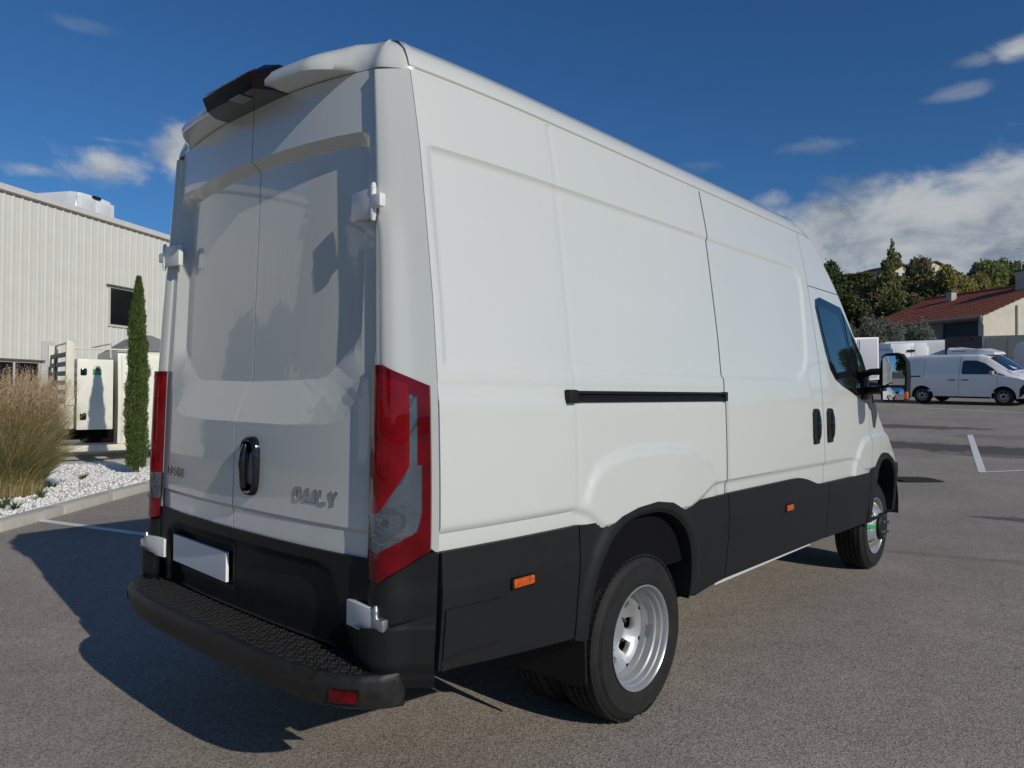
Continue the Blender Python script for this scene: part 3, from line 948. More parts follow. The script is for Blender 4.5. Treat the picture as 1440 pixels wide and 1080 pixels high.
for s in (1, -1):
    pts = [(s * .835, .008), (s * .92, .045)]
    mb = MB()
    def rp(u, w, o):
        x = .005 + s * (.755 + .085 * u); y = float(ystep(x))
        nx, ny = s * .45, -.9
        return (x + nx * o, y + .002 + ny * o, .446 + .034 * w)
    mb.grid([[rp(u, w, .008) for w in (0, .5, 1)] for u in np.linspace(.08, .95, 10)])
    rf = mb.build('reflector', RED_IN, bump, smooth=40)
    mb = MB(); mb.grid([[rp(u, w, .0045) for w in (-.18, .5, 1.15)] for u in np.linspace(-.02, 1.0, 12)]); mb.build('reflector_bezel', GLOSSB, bump)

# ---- cladding along the sides
def clad_off(z):
    return np.interp(z, [.42, .50, .70, .765, .775, .86, .90, 1.0], [.004, .010, .020, .021, .0185, .012, .010, .010])


def cladding(name, Ya, Yb, zt, zb, s, step=.04, parent=None):
    n = max(3, int((Yb - Ya) / step) + 1)
    Y = np.linspace(Ya, Yb, n); m = 26
    P = np.zeros((m, n, 3))
    for j, y in enumerate(Y):
        a = zb(y) if callable(zb) else zb; b = zt(y) if callable(zt) else zt
        z = np.linspace(a, b, m)
        P[:, j, 1] = y; P[:, j, 2] = z
        P[:, j, 0] = XS(np.full(m, y), z) + clad_off(z)
    P = roll_edge(P, .03); P[..., 0] *= s
    return grid_obj(name, P, CLAD, parent or van, flip=s < 0, smooth=25)


def arch_piece(name, cy, cz, rw, rh, outer, s):
    ang = sorted(set([math.radians(a) for a in np.linspace(-2, 182, 120)] + [math.atan2(p[1] - cz, p[0] - cy) for p in outer if p[1] >= cz - .01]))
    ins, outs = [], []
    for a in ang:
        c, sn = math.cos(a), math.sin(a)
        r = 1.0 / ((abs(c) / rw) ** 2.5 + (abs(sn) / rh) ** 2.5) ** (1 / 2.5)
        ins.append((cy + r * c, cz + r * sn))
        best = None
        for i in range(len(outer)):
            p, q = np.array(outer[i]), np.array(outer[(i + 1) % len(outer)])
            e = q - p; M = np.array([[c, -e[0]], [sn, -e[1]]])
            if abs(np.linalg.det(M)) < 1e-9: continue
            t, w = np.linalg.solve(M, p - np.array([cy, cz]))
            if t > 0 and -1e-6 <= w <= 1 + 1e-6: best = t if best is None else max(best, t)
        best = max(best or r + .03, r + .012)
        outs.append((cy + best * c, cz + best * sn))
    m = 16
    P = np.zeros((m + 3, len(ang), 3))
    for j in range(len(ang)):
        a, b = np.array(ins[j]), np.array(outs[j])
        L = np.linalg.norm(b - a)
        for i in range(m):
            f = (i / (m - 1)) ** 1.3
            p = a + (b - a) * f
            dd = L * f
            o = clad_off(p[1]) + .016 * (1 - float(sstep(.035, .085, dd))) - .012 * (1 - float(sstep(0, .018, dd)))
            P[i + 2, j] = (float(XS(p[0], p[1])) + o, p[0], p[1])
        P[1, j] = P[2, j] - np.array([.02, 0, 0]); P[0, j] = P[2, j] - np.array([.12, 0, 0])
        P[m + 2, j] = P[m + 1, j] - np.array([.03, 0, 0])
    P[..., 0] *= s
    return grid_obj(name, P, CLAD, van, flip=s > 0, smooth=35)


RA = [(.853, .44), (.853, .877), (.983, .873), (1.035, .848), (1.12, .880), (1.24, .902), (1.39, .910), (1.52, .892), (1.62, .850), (1.66, .846), (1.785, .873), (2.076, .874), (2.076, .455), (1.75, .44)]
FA = [(4.412, .43), (4.412, .80), (4.47, .84), (4.56, .885), (4.68, .918), (4.80, .925), (4.92, .915), (5.05, .875), (5.18, .84), (5.40, .80), (5.42, .42), (5.3, .40)]
for s in (1, -1):
    c1 = cladding('side_cladding', .1885, .846, .878, lambda y: .515 - .055 * (y - .2) / .65, s)
    mb = MB()
    if s > 0:
        # fuel flap outline: a proud panel of its own
        pass
    cf = cladding('fuel_flap', .200, .452, lambda y: .703 - .006 * (y - .2) / .25, .512, s, .025, c1)
    for v in cf.data.vertices: v.co.x += s * .006 if v.co.z > .55 else s * .003
    arch_piece('arch_cladding', 1.325, .455, .395, .412, RA, s)
    c2 = cladding('side_cladding', 2.083, 3.50, lambda y: np.interp(y, [2.08, 2.95, 3.05, 3.15, 3.30, 3.40, 3.6], [.875, .875, .872, .855, .818, .806, .806]), .455, s, .03)
    c3 = cladding('side_cladding', 3.507, 4.404, lambda y: np.interp(y, [3.5, 4.41], [.806, .80]), lambda y: np.interp(y, [3.5, 4.2, 4.41], [.452, .44, .432]), s, .03)
    arch_piece('arch_cladding', 4.87, .44, .392, .43, FA, s)
    # white sill edge
    mb = MB(); mb.prism([(1.985, .452), (3.26, .458), (3.26, .444), (1.985, .438)], lambda a, b: (s * .985, a, b), lambda a, b: (s * .93, a, b)); mb.build('sill', PAINT, van)
    for (yc, zc, w, h, c) in ((.533, .733, .105, .030, c1), (2.84, .722, .095, .034, c2)):
        x0 = float(XS(yc, zc) + clad_off(zc))
        mb = MB(); mb.box((s * (x0 + .004), yc, zc), (.016, w, h), bev=.006); mk = mb.build('side_marker', ORANGE, c)
        mb = MB(); mb.box((s * (x0 + .001), yc, zc), (.010, w + .012, h + .010), bev=.004); mb.build('marker_bezel', DARK, c)

# ---- front end
def front_band(name, za, zb, m, n=24, off=0.0):
    zs = np.linspace(za, zb, 22); u = np.linspace(-1, 1, 41)
    P = np.zeros((len(zs), 41, 3))
    for i, z in enumerate(zs):
        yf = float(Yf(z)); h = float(XS(yf, z)) - .004
        P[i, :, 0] = np.sign(u) * np.abs(u) ** .8 * h
        P[i, :, 1] = yf + np.interp(z, [.4, 1.0, 1.3, 2.0, 2.5], [.26, .24, .22, .24, .22]) * (1 - np.abs(u) ** 2.6) + off
        P[i, :, 2] = z + (0.02 * (1 - u ** 2) if za > 2.3 else 0)
    return grid_obj(name, P, m, van, flip=True, smooth=40)
front_band('roof_cap_front', 2.03, 2.42, PAINT)
front_band('windscreen', 1.33, 2.025, mat('dark_side_glass'))
front_band('bonnet', .98, 1.325, PAINT)
fb = front_band('front_bumper', .40, .975, CLAD)
CLP = mat('cowl_plastic', (.05, .05, .052), .5)
for s in (1, -1):
    mb = MB()
    mb.prism([(4.44, 1.31), (4.62, 1.30), (4.66, 1.22), (4.58, 1.12), (4.54, 1.13), (4.50, 1.25), (4.42, 1.285)],
             lambda a, b: (s * (float(XS(a, b)) - .03), a, b), lambda a, b: (s * (float(XS(a, b)) + .006), a, b))
    mb.build('cowl_trim', CLP, van)

# ---- door mirrors
for s in (1, -1):
    mb = MB()
    prof = [(1.145, 1.335), (1.165, 1.318), (1.28, 1.318), (1.302, 1.34), (1.308, 1.50), (1.300, 1.60), (1.275, 1.643), (1.235, 1.655), (1.175, 1.652), (1.150, 1.635), (1.140, 1.58), (1.138, 1.45)]
    cx_, cz_ = 1.225, 1.485
    def pf(y, k): return [(s * (cx_ + (a - cx_) * k), y, cz_ + (b - cz_) * k) for a, b in prof]
    V = pf(4.150, .90) + pf(4.140, 1.0) + pf(4.20, 1.03) + pf(4.27, .93) + pf(4.31, .70)
    n = len(prof); F = []
    for r in range(4):
        for i in range(n): F.append((r * n + i, r * n + (i + 1) % n, (r + 1) * n + (i + 1) % n, (r + 1) * n + i))
    F.append(tuple(range(n))[::-1]); F.append(tuple(range(4 * n, 5 * n)))
    mb.add(V, F)
    mr = mb.build('door_mirror', GLOSSB if False else CLAD, van, smooth=50)
    for (za, zb) in ((1.435, 1.635), (1.335, 1.418)):
        pg = [(1.158, za), (1.29, za), (1.295, (za + zb) / 2), (1.283, zb - .01), (1.27, zb), (1.17, zb), (1.157, zb - .015)]
        rows = []
        gx = np.linspace(1.157, 1.293, 14); gz = np.linspace(za, zb, 14)
        b_ = MB(); c_ = (1.225, (za + zb) / 2)
        curv = .5 if za < 1.4 else .12
        rings = []
        for k in np.linspace(1, .02, 8):
            rings.append([(s * (c_[0] + (a - c_[0]) * k), 4.1475 - curv * .02 * (1 - k * k) + (.10 if curv < .3 else .06) * ((c_[0] + (a - c_[0]) * k) - 1.29) , c_[1] + (b - c_[1]) * k) for a, b in pg])
        b_.grid(rings, wrap=True)
        go = b_.build('mirror_glass', MIRROR, mr, smooth=60)
    mb = MB(); mb.box((s * 1.296, 4.165, 1.365), (.022, .05, .055), bev=.008); mb.build('indicator', ORANGE, mr)
    mb = MB(); mb.tube([(s * .955, 4.30, 1.50), (s * 1.05, 4.25, 1.53), (s * 1.16, 4.20, 1.53)], [.022, .024, .026], 10)
    mb.tube([(s * .965, 4.32, 1.39), (s * 1.06, 4.26, 1.40), (s * 1.16, 4.20, 1.40)], [.026, .028, .03], 10)
    mb.box((s * .975, 4.33, 1.43), (.05, .14, .20), bev=.02)
    mb.build('mirror_arm', CLAD, mr)

# ---- underbody
mb = MB()
mb.box((0, 2.75, .62), (1.24, 5.1, .40)); mb.box((0, .32, .62), (1.62, .45, .32)); mb.box((0, 3.0, .62), (1.84, 1.7, .30))
mb.box((0, 1.345, .36), (1.3, .14, .14)); mb.box((.45, 2.5, .50), (.12, 4.6, .14)); mb.box((-.45, 2.5, .50), (.12, 4.6, .14))
mb.box((0, 4.87, .36), (1.2, .12, .12)); mb.box((0, 5.15, .60), (1.5, .30, .3)); mb.box((0, .62, .68), (1.8, .30, .12))
mb.build('underbody', DARK, van, smooth=0)
for s in (1, -1):
    for (yc, zc, r) in ((1.345, .455, .43), (4.87, .44, .45)):
        rows = []
        for a in np.linspace(-.1, math.pi + .1, 30):
            rows.append([(s * .60, yc + r * math.cos(a), zc + r * math.sin(a)), (s * .80, yc + r * math.cos(a), zc + r * math.sin(a)), (s * .962, yc + r * math.cos(a), zc + r * math.sin(a))])
        mb = MB(); mb.grid(rows); mb.build('wheel_arch_liner', mat('liner_black', (.012, .012, .014), .7), van)
    mb = MB()
    fl = [(.44, .56), (.985, .56), (.985, .27), (.95, .245), (.44, .245)]
    mb.prism(fl, lambda a, b: (s * a, .915 + .05 * (.56 - b), b), lambda a, b: (s * a, .925 + .05 * (.56 - b), b))
    mb.build('mud_flap', CLAD, van)

# ---- wheels
def disc_holes(mb, prof_x, r0, r1, nh, hr, ht, rc, ax, origin, n=28):
    """wheel disc between radii r0..r1 with nh oval holes at radius rc (hr radial, ht tangential half sizes)"""
    o = Vector(origin)
    for k in range(nh):
        t0 = 2 * math.pi * k / nh; half = math.pi / nh
        rect, hole = [], []
        for i in range(n):
            a = 2 * math.pi * i / n
            c, sn = math.cos(a), math.sin(a)
            m_ = max(abs(c), abs(sn))
            rr = (r0 + r1) / 2 + (r1 - r0) / 2 * c / m_
            rect.append((rr, t0 + half * sn / m_))
            e = 1 / (abs(c) ** 3 + abs(sn) ** 3) ** (1 / 3)
            hole.append((rc + hr * c * e, t0 + ht * sn * e / rc))
        rings = []
        for f in (0, .35, .7, .92, 1.0):
            rings.append([(a[0] + (b[0] - a[0]) * f, a[1] + (b[1] - a[1]) * f) for a, b in zip(rect, hole)])
        V = []
        for ri, ring in enumerate(rings):
            for (r, t) in ring:
                V.append(o + Vector((ax * (prof_x(r) - (.004 if ri == 4 else 0)), r * math.cos(t), r * math.sin(t))))
        for (r, t) in rings[-1]:
            V.append(o + Vector((ax * (prof_x(r) - .02), r * math.cos(t), r * math.sin(t))))
        F = []
        for ri in range(len(rings)):
            for i in range(n):
                F.append((ri * n + i, ri * n + (i + 1) % n, (ri + 1) * n + (i + 1) % n, (ri + 1) * n + i))
        mb.add(V, F)


def tyre_mesh(name, xo, yc, zc, s, parent, R=.346, W=.215):
    """outer sidewall at X = xo (in van axes)"""
    pr = [(-.010, .214), (.0, .222), (.004, .236), (.006, .262), (.003, .292), (-.006, .315), (-.020, .331), (-.032, .340), (-.040, .344)]
    x = -.040
    for gpos in (.062, .096, .130, .164):
        pr += [(-(gpos - .005), R), (-(gpos - .004), R - .009), (-(gpos + .004), R - .009), (-(gpos + .005), R)]
    pr += [(-(W - .035), .344), (-(W - .02), .331), (-(W - .006), .31), (-W, .27), (-(W - .01), .214)]
    mb = MB(); mb.lathe([(a, r) for a, r in pr], (s * xo, yc, zc), (s, 0, 0), 96)
    # shoulder blocks give the tread edge its teeth
    for k in range(72):
        t = 2 * math.pi * k / 72
        for (ox, w) in ((-.030, .020), (-.079, .020), (-.113, .020), (-.147, .020)):
            c = Vector((s * (xo + ox), yc + (R - .0015) * math.cos(t + ox * 2), zc + (R - .0015) * math.sin(t + ox * 2)))
            if ox > -.04: c = Vector((s * (xo - .028), yc + (R - .007) * math.cos(t), zc + (R - .007) * math.sin(t)))
            mb.box(c, (w * 1.1, .0225, .007), rot=Matrix.Rotation(t + math.pi / 2 + (ox * 2 if ox < -.04 else 0), 3, 'X'))
    # raised lettering ribs on the sidewall
    for k in range(40):
        if k % 20 in (0, 1, 2, 9, 10, 11, 12): continue
        t = 2 * math.pi * k / 40
        mb.box((s * (xo + .0045), yc + .283 * math.cos(t), zc + .283 * math.sin(t)), (.0018, .016, .012), rot=Matrix.Rotation(t - math.pi / 2, 3, 'X'))
    mb.lathe([(.002, .249), (.0056, .252), (.0056, .254), (.003, .257), (.0065, .300), (.0015, .3025), (.001, .306), (-.004, .309)], (s * xo, yc, zc), (s, 0, 0), 96)
    return mb.build(name, RUBBER, parent, smooth=30)


def wheel(yc, zc, xo, s, dual):
    w = thing_part('wheel', van, (0, 0, 0))
    t = tyre_mesh('tyre', xo, yc, zc, s, w)
    o = (s * xo, yc, zc)
    if dual:
        px_ = lambda r: np.interp(r, [.05, .085, .100, .125, .160, .178], [-.168, -.168, -.164, -.150, -.120, -.112])
        mb = MB()
        mb.lathe([(-.012, .2135), (-.002, .217), (.003, .2175), (.004, .214), (.000, .209), (-.008, .205), (-.020, .204), (-.024, .197), (-.046, .196), (-.051, .188), (-.084, .186), (-.090, .181), (-.112, .177)], o, (s, 0, 0), 96)
        disc_holes(mb, px_, .088, .177, 8, .0175, .025, .128, s, o)
        mb.lathe([(-.1665, .089), (-.168, .07), (-.162, .066), (-.132, .064), (-.127, .058), (-.127, .0005)], o, (s, 0, 0), 48)
        r = mb.build('rim', SILVER, w, smooth=30)
        for k in range(6):
            mb = MB()
            a = 2 * math.pi * k / 6 + .3
            c = Vector(o) + Vector((0, .080 * math.cos(a), .080 * math.sin(a)))
            mb.tube([c + Vector((s * -.168, 0, 0)), c + Vector((s * -.142, 0, 0))], .0125, 6)
            mb.tube([c + Vector((s * -.142, 0, 0)), c + Vector((s * -.128, 0, 0))], .007, 8)
            mb.build('wheel_nut', mat('nut_grey', (.10, .10, .105), .4, metal=.7), w)
        mb = MB(); mb.lathe([(-.245, .0005), (-.245, .176)], o, (s, 0, 0), 40); mb.build('brake_drum', DARK, w)
        tyre_mesh('inner_tyre', xo - .255, yc, zc, s, w)
        # balance weights on the barrel
        mb = MB()
        for a in (-.25, -.16, -.07):
            mb.box(Vector(o) + Vector((s * -.075, .182 * math.cos(a), .182 * math.sin(a))), (.028, .014, .004), rot=Matrix.Rotation(a + math.pi / 2, 3, 'X'))
        mb.build('balance_weights', STEEL, w)
    else:
        px_ = lambda r: np.interp(r, [.08, .105, .125, .165, .185, .195], [.034, .034, .028, -.004, -.024, -.030])
        mb = MB()
        mb.lathe([(-.012, .2135), (-.002, .217), (.003, .2175), (.004, .214), (.000, .209), (-.008, .205), (-.018, .203), (-.026, .198), (-.030, .195)], o, (s, 0, 0), 96)
        disc_holes(mb, px_, .10, .195, 8, .019, .014, .154, s, o)
        r = mb.build('rim', SILVER, w, smooth=30)
        mb = MB(); mb.lathe([(.020, .104), (.052, .102), (.062, .094), (.066, .06), (.066, .0005)], o, (s, 0, 0), 40)
        hb = mb.build('hub_cap', CLAD, w, smooth=35)
        for k in range(6):
            mb = MB()
            a = 2 * math.pi * k / 6 + .4
            c = Vector(o) + Vector((0, .074 * math.cos(a), .074 * math.sin(a)))
            mb.tube([c + Vector((s * .060, 0, 0)), c + Vector((s * .086, 0, 0))], .012, 6)
            mb.build('wheel_nut', STEEL, w)
        if s > 0:
            mb = MB()
            for a0 in (math.pi - .06,):
                V = []
                rr = np.linspace(.110, .192, 6)
                g = [[Vector(o) + Vector((s * (float(px_(q_)) + .003), q_ * math.cos(a0 + b), q_ * math.sin(a0 + b))) for b in np.linspace(-.10, .10, 4)] for q_ in rr]
                mb.grid(g)
            mb.build('sticker', GREEN, w)
        mb = MB(); mb.lathe([(-.06, .0005), (-.06, .20)], o, (s, 0, 0), 40); mb.build('brake_disc', DARK, w)
    return w


def thing_part(name, parent, loc):
    o = bpy.data.objects.new(name, None); COL.objects.link(o); o.parent = parent
    o.matrix_parent_inverse = parent.matrix_basis.inverted()
    return o


for s in (1, -1):
    wheel(1.335, .342, .978, s, True)
    wheel(4.885, .342, .905, s, False)

# ================================================================== THE PLACE
def asphalt_mat():
    m = bpy.data.materials.new('asphalt'); m.use_nodes = True
    nt = m.node_tree; N, L = nt.nodes.new, nt.links.new
    b = nt.nodes['Principled BSDF']; b.inputs['Roughness'].default_value = 0.82; b.inputs['Specular IOR Level'].default_value = 0.35
    tc = N('ShaderNodeTexCoord'); P = tc.outputs['Object']

    def noise(scale, detail=5, rough=.6, vec=P, dist=0.):
        n = N('ShaderNodeTexNoise'); n.inputs['Scale'].default_value = scale; n.inputs['Detail'].default_value = detail
        n.inputs['Roughness'].default_value = rough; n.inputs['Distortion'].default_value = dist; L(vec, n.inputs['Vector']); return n.outputs['Fac']

    def ramp(v, lo, hi, a=0., c=1., smooth=True):
        r = N('ShaderNodeMapRange'); r.interpolation_type = 'SMOOTHSTEP' if smooth else 'LINEAR'
        L(v, r.inputs[0]); r.inputs[1].default_value = lo; r.inputs[2].default_value = hi; r.inputs[3].default_value = a; r.inputs[4].default_value = c
        return r.outputs[0]

    def mixc(f, a, c, mode='MIX'):
        x = N('ShaderNodeMix'); x.data_type = 'RGBA'; x.blend_type = mode
        if isinstance(f, float): x.inputs[0].default_value = f
        else: L(f, x.inputs[0])
        for k, v in ((6, a), (7, c)):
            if isinstance(v, tuple): x.inputs[k].default_value = (*v, 1)
            else: L(v, x.inputs[k])
        return x.outputs[2]

    def mth(op, a, c):
        x = N('ShaderNodeMath'); x.operation = op
        for k, v in enumerate((a, c)):
            if isinstance(v, (int, float)): x.inputs[k].default_value = v
            else: L(v, x.inputs[k])
        return x.outputs[0]
    v = N('ShaderNodeTexVoronoi'); v.inputs['Scale'].default_value = 150; L(P, v.inputs['Vector'])
    sepv = N('ShaderNodeSeparateColor'); L(v.outputs['Color'], sepv.inputs[0])
    stone = ramp(sepv.outputs[0], 0.0, 1.0, .58, 1.42, False)
    pale = ramp(sepv.outputs[1], .90, .96, 0., 1.)
    big = ramp(noise(.55, 6, .6, dist=.4), .35, .68, .88, 1.10)
    mid = ramp(noise(7, 6, .65), .3, .7, .94, 1.06)
    base = mixc(1.0, (0.300, 0.259, 0.217), stone, 'MULTIPLY')
    base = mixc(1.0, base, big, 'MULTIPLY'); base = mixc(1.0, base, mid, 'MULTIPLY')
    base = mixc(mth('MULTIPLY', pale, .55), base, (.46, .42, .37))
    # old damp and oily patches, tar joints: each has its own place and ragged outline
    sx = N('ShaderNodeSeparateXYZ'); L(P, sx.inputs[0])
    rag = noise(1.6, 7, .68); rag2 = noise(9, 6, .7)
    stains = [(-1.35, 15.4, 5.2, .80, -.10, .78), (1.6, 14.75, 2.6, .50, .12, .55), (-2.5, 19.3, 2.2, .55, .0, .70), (0.15, 17.6, 1.4, .55, .05, .30),
              (1.85, 8.35, .95, .20, .25, .70), (3.0, 8.9, 1.6, .18, .25, .60), (2.1, 6.0, 2.4, .10, .30, .22), (4.2, 12.6, 2.2, .35, .1, .35), (3.5, 10.8, 1.6, .09, .2, .3),
              (2.6, 4.2, 1.2, .6, .5, .12), (-3.4, -.4, .5, .35, .2, .16)]
    tot = None
    for (cx, cy, rx_, ry_, rot, w) in stains:
        ca, sa = math.cos(rot), math.sin(rot)
        dx = mth('SUBTRACT', sx.outputs[0], cx); dy = mth('SUBTRACT', sx.outputs[1], cy)
        u = mth('DIVIDE', mth('ADD', mth('MULTIPLY', dx, ca), mth('MULTIPLY', dy, sa)), rx_)
        w_ = mth('DIVIDE', mth('SUBTRACT', mth('MULTIPLY', dy, ca), mth('MULTIPLY', dx, sa)), ry_)
        q = mth('SQRT', mth('ADD', mth('MULTIPLY', u, u), mth('MULTIPLY', w_, w_)), 0) if False else None
        s2 = mth('ADD', mth('MULTIPLY', u, u), mth('MULTIPLY', w_, w_))
        e = mth('ADD', mth('SUBTRACT', 1.0, s2), mth('ADD', mth('MULTIPLY', mth('SUBTRACT', rag, .5), 3.4), mth('MULTIPLY', mth('SUBTRACT', rag2, .5), 1.6)))
        k = mth('MULTIPLY', ramp(e, .0, .55), w)
        tot = k if tot is None else mth('MAXIMUM', tot, k)
    base = mixc(tot, base, (.055, .052, .050))
    L(base, b.inputs['Base Color'])
    bp = N('ShaderNodeBump'); bp.inputs['Strength'].default_value = .5; bp.inputs['Distance'].default_value = .004
    hgt = mth('ADD', mth('MULTIPLY', v.outputs['Distance'], 1.0), mth('MULTIPLY', noise(60, 4), .8))
    L(hgt, bp.inputs['Height']); L(bp.outputs[0], b.inputs['Normal'])
    return m


# ---- the yard: one sheet to the horizon, rising away behind the van
def axis(a, b, c, d, fine, coarse):
    return np.unique(np.concatenate([np.linspace(a, b, coarse), np.linspace(b, c, fine), np.linspace(c, d, coarse)]))
gx = axis(-420, -30, 30, 420, 61, 26); gy = axis(-300, -15, 70, 520, 86, 30)
XX, YY = np.meshgrid(gx, gy)
def GY(x, y):
    """the yard flattens out beyond the house"""
    return GH(x, np.minimum(y, 62.0)) + 0 * x
yard = grid_obj('yard_ground', np.stack([XX, YY, GY(XX, YY)], -1), asphalt_mat(), smooth=30)
yard['kind'] = 'structure'

PAINTW = mat('road_paint', (.84, .83, .79), .7, dirt=(.62, .60, .56), vscale=14, bump=.3, bscale=120)


def strip(name, pts, w, m, h=.004, kind='structure'):
    pts = [np.array(p, float) for p in pts]
    rows = []
    for i in range(len(pts) - 1):
        n = max(2, int(np.linalg.norm(pts[i + 1] - pts[i]) / .3))
        d = (pts[i + 1] - pts[i]); d /= np.linalg.norm(d); nn = np.array([-d[1], d[0]])
        for t in np.linspace(0, 1, n):
            p = pts[i] + (pts[i + 1] - pts[i]) * t
            rows.append([(*(p + nn * w / 2), float(GH(0, p[1] + nn[1] * w / 2)) + h), (*(p - nn * w / 2), float(GH(0, p[1] - nn[1] * w / 2)) + h)])
    mb = MB(); mb.grid(rows)
    o = mb.build(name, m, None, 30)
    if kind: o['kind'] = kind
    return o
strip('parking_line', [(-6.02, 1.06), (-3.5, 1.78), (-1.2, 2.44)], .10, PAINTW)
strip('parking_line', [(-.72, 17.9), (.44, 12.22)], .11, PAINTW)
strip('parking_line', [(.40, 12.20), (2.0, 13.95), (3.6, 15.7)], .07, PAINTW, .008)
strip('parking_line', [(-3.6, 25.75), (-.4, 24.6)], .09, PAINTW)

# ---- drain grate
dp = Vector((-.22, 10.95, 0)); dz = float(GH(0, dp.y))
dr = thing('drain_grate', 'dark slotted drain grate set in the asphalt ahead of the front wheel', 'drain', (dp.x, dp.y, dz + .004))
IRON = mat('cast_iron', (.03, .029, .028), .6, metal=.4, var=.3, vscale=20)
Rg = Matrix.Rotation(.66, 3, 'Z')
mb = MB()
for (cx, cy, w, h) in ((0, .25, .58, .05), (0, -.25, .58, .05), (-.265, 0, .05, .45), (.265, 0, .05, .45)): mb.box(Rg @ Vector((cx, cy, .006)), (w, h, .012), rot=Rg)
mb.build('frame', IRON, dr, 0)
mb = MB(); mb.box((0, 0, .001), (.52, .48, .003), rot=Rg); mb.build('pit', DARK, dr, 0)
barm = MB(); barm.box((0, 0, .007), (.50, .020, .008), rot=Rg); b0 = None
for k in range(10):
    off = Rg @ Vector((0, -.20 + .045 * k, 0))
    if b0 is None: b0 = barm.build('bar', IRON, dr, 0); o = b0
    else: o = b0.copy(); COL.objects.link(o); o.parent = dr
    o.location = off

# ---- planted island on the left: kerb stones, white gravel
K0 = np.array((-5.55, .62)); KD = np.array((-.676, .737)); KN = np.array((-.737, -.676))     # KN points into the island
CONC = mat('kerb_concrete', (.50, .475, .41), .85, var=.10, vscale=9, bump=.4, bscale=90, bdist=.004)
kerb = thing('kerb', 'low beige concrete kerb round the white gravel bed', 'kerb', (K0[0], K0[1], 0))
ang = math.atan2(KD[1], KD[0])
mb = MB(); mb.box((0, 0, .03), (.992, .17, .15), bev=.012); st0 = None
for k in range(-7, 9):
    c = K0 + KD * (k * 1.0 + .5) + KN * .085
    o = mb.build('kerb_stone', CONC, kerb, 40) if st0 is None else st0.copy()
    if st0 is None: st0 = o
    else: COL.objects.link(o); o.parent = kerb
    o.location = (c[0] - K0[0], c[1] - K0[1], random.uniform(-.002, .003)); o.rotation_euler = (0, 0, ang + random.uniform(-.004, .004))
def isl(u, w): return K0 + KD * u + KN * w
FARW = 4.05
a_, b_, c_, d_ = isl(-7, .17), isl(9, .17), isl(9, FARW), isl(-7, FARW)
rows = [[(*isl(u, w), .055 + .02 * math.sin(u * 1.7 + w * 2.1)) for w in np.linspace(.165, FARW, 20)] for u in np.linspace(-7, 9, 60)]
mb = MB(); mb.grid(rows)
GRAV = mat('white_gravel_bed', (.72, .71, .68), .9, dirt=(.50, .49, .46), vscale=45, bump=.8, bscale=60, bdist=.02)
bed = mb.build('gravel_bed', GRAV, None, 40); bed['kind'] = 'structure'
# loose white stones
n = 15000
u = rng.uniform(-4.2, 5.5, n); w = rng.uniform(.18, FARW - .03, n)
oct_v = np.array([(1, 0, 0), (-1, 0, 0), (0, 1, 0), (0, -1, 0), (0, 0, 1), (0, 0, -1)], float)
oct_f = np.array([(0, 2, 4), (2, 1, 4), (1, 3, 4), (3, 0, 4), (2, 0, 5), (1, 2, 5), (3, 1, 5), (0, 3, 5)])
sz = rng.uniform(.013, .034, n)
Vv = oct_v[None] * sz[:, None, None] * rng.uniform(.65, 1.3, (n, 6, 1))
th = rng.uniform(0, 6.283, n); tl_ = rng.uniform(-.6, .6, n)
cth, sth = np.cos(th)[:, None], np.sin(th)[:, None]
ct2, st2 = np.cos(tl_)[:, None], np.sin(tl_)[:, None]
x = Vv[..., 0] * ct2 - Vv[..., 2] * st2; z = Vv[..., 0] * st2 + Vv[..., 2] * ct2; y = Vv[..., 1]
x, y = x * cth - y * sth, x * sth + y * cth
base = K0[None] + KD[None] * u[:, None] + KN[None] * w[:, None]
zz = .055 + .02 * np.sin(u * 1.7 + w * 2.1) + .008
V = np.stack([x + base[:, 0:1], y + base[:, 1:2], z * .8 + zz[:, None]], -1).reshape(-1, 3)
F = (oct_f[None] + (np.arange(n) * 6)[:, None, None]).reshape(-1, 3)


def random_mat(name, cols, rough=.8, trans=0.0):
    """colour differs from mesh island to mesh island"""
    m = bpy.data.materials.new(name); m.use_nodes = True
    nt = m.node_tree; b = nt.nodes['Principled BSDF']; b.inputs['Roughness'].default_value = rough
    b.inputs['Specular IOR Level'].default_value = .25
    g = nt.nodes.new('ShaderNodeNewGeometry')
    r = nt.nodes.new('ShaderNodeValToRGB'); r.color_ramp.interpolation = 'LINEAR'
    e = r.color_ramp.elements
    for i, c in enumerate(cols):
        pos = i / (len(cols) - 1)
        if i == 0: el = e[0]; el.position = 0
        elif i == len(cols) - 1: el = e[-1]; el.position = 1
        else: el = e.new(pos)
        el.color = (*c, 1)
    nt.links.new(g.outputs['Random Per Island'], r.inputs[0])
    nt.links.new(r.outputs[0], b.inputs['Base Color'])
    if trans > 0:
        t = nt.nodes.new('ShaderNodeBsdfTranslucent'); nt.links.new(r.outputs[0], t.inputs[0])
        mx = nt.nodes.new('ShaderNodeMixShader'); mx.inputs[0].default_value = trans
        nt.links.new(b.outputs[0], mx.inputs[1]); nt.links.new(t.outputs[0], mx.inputs[2])
        nt.links.new(mx.outputs[0], nt.nodes['Material Output'].inputs[0])
    return m
peb = quads_obj('white_gravel', V, F, random_mat('white_stone', [(.66, .65, .62), (.84, .83, .81), (.78, .77, .73), (.88, .87, .85), (.52, .50, .46)]), None, 0)
peb['kind'] = 'stuff'; peb['label'] = 'white gravel strewn over the bed behind the kerb'


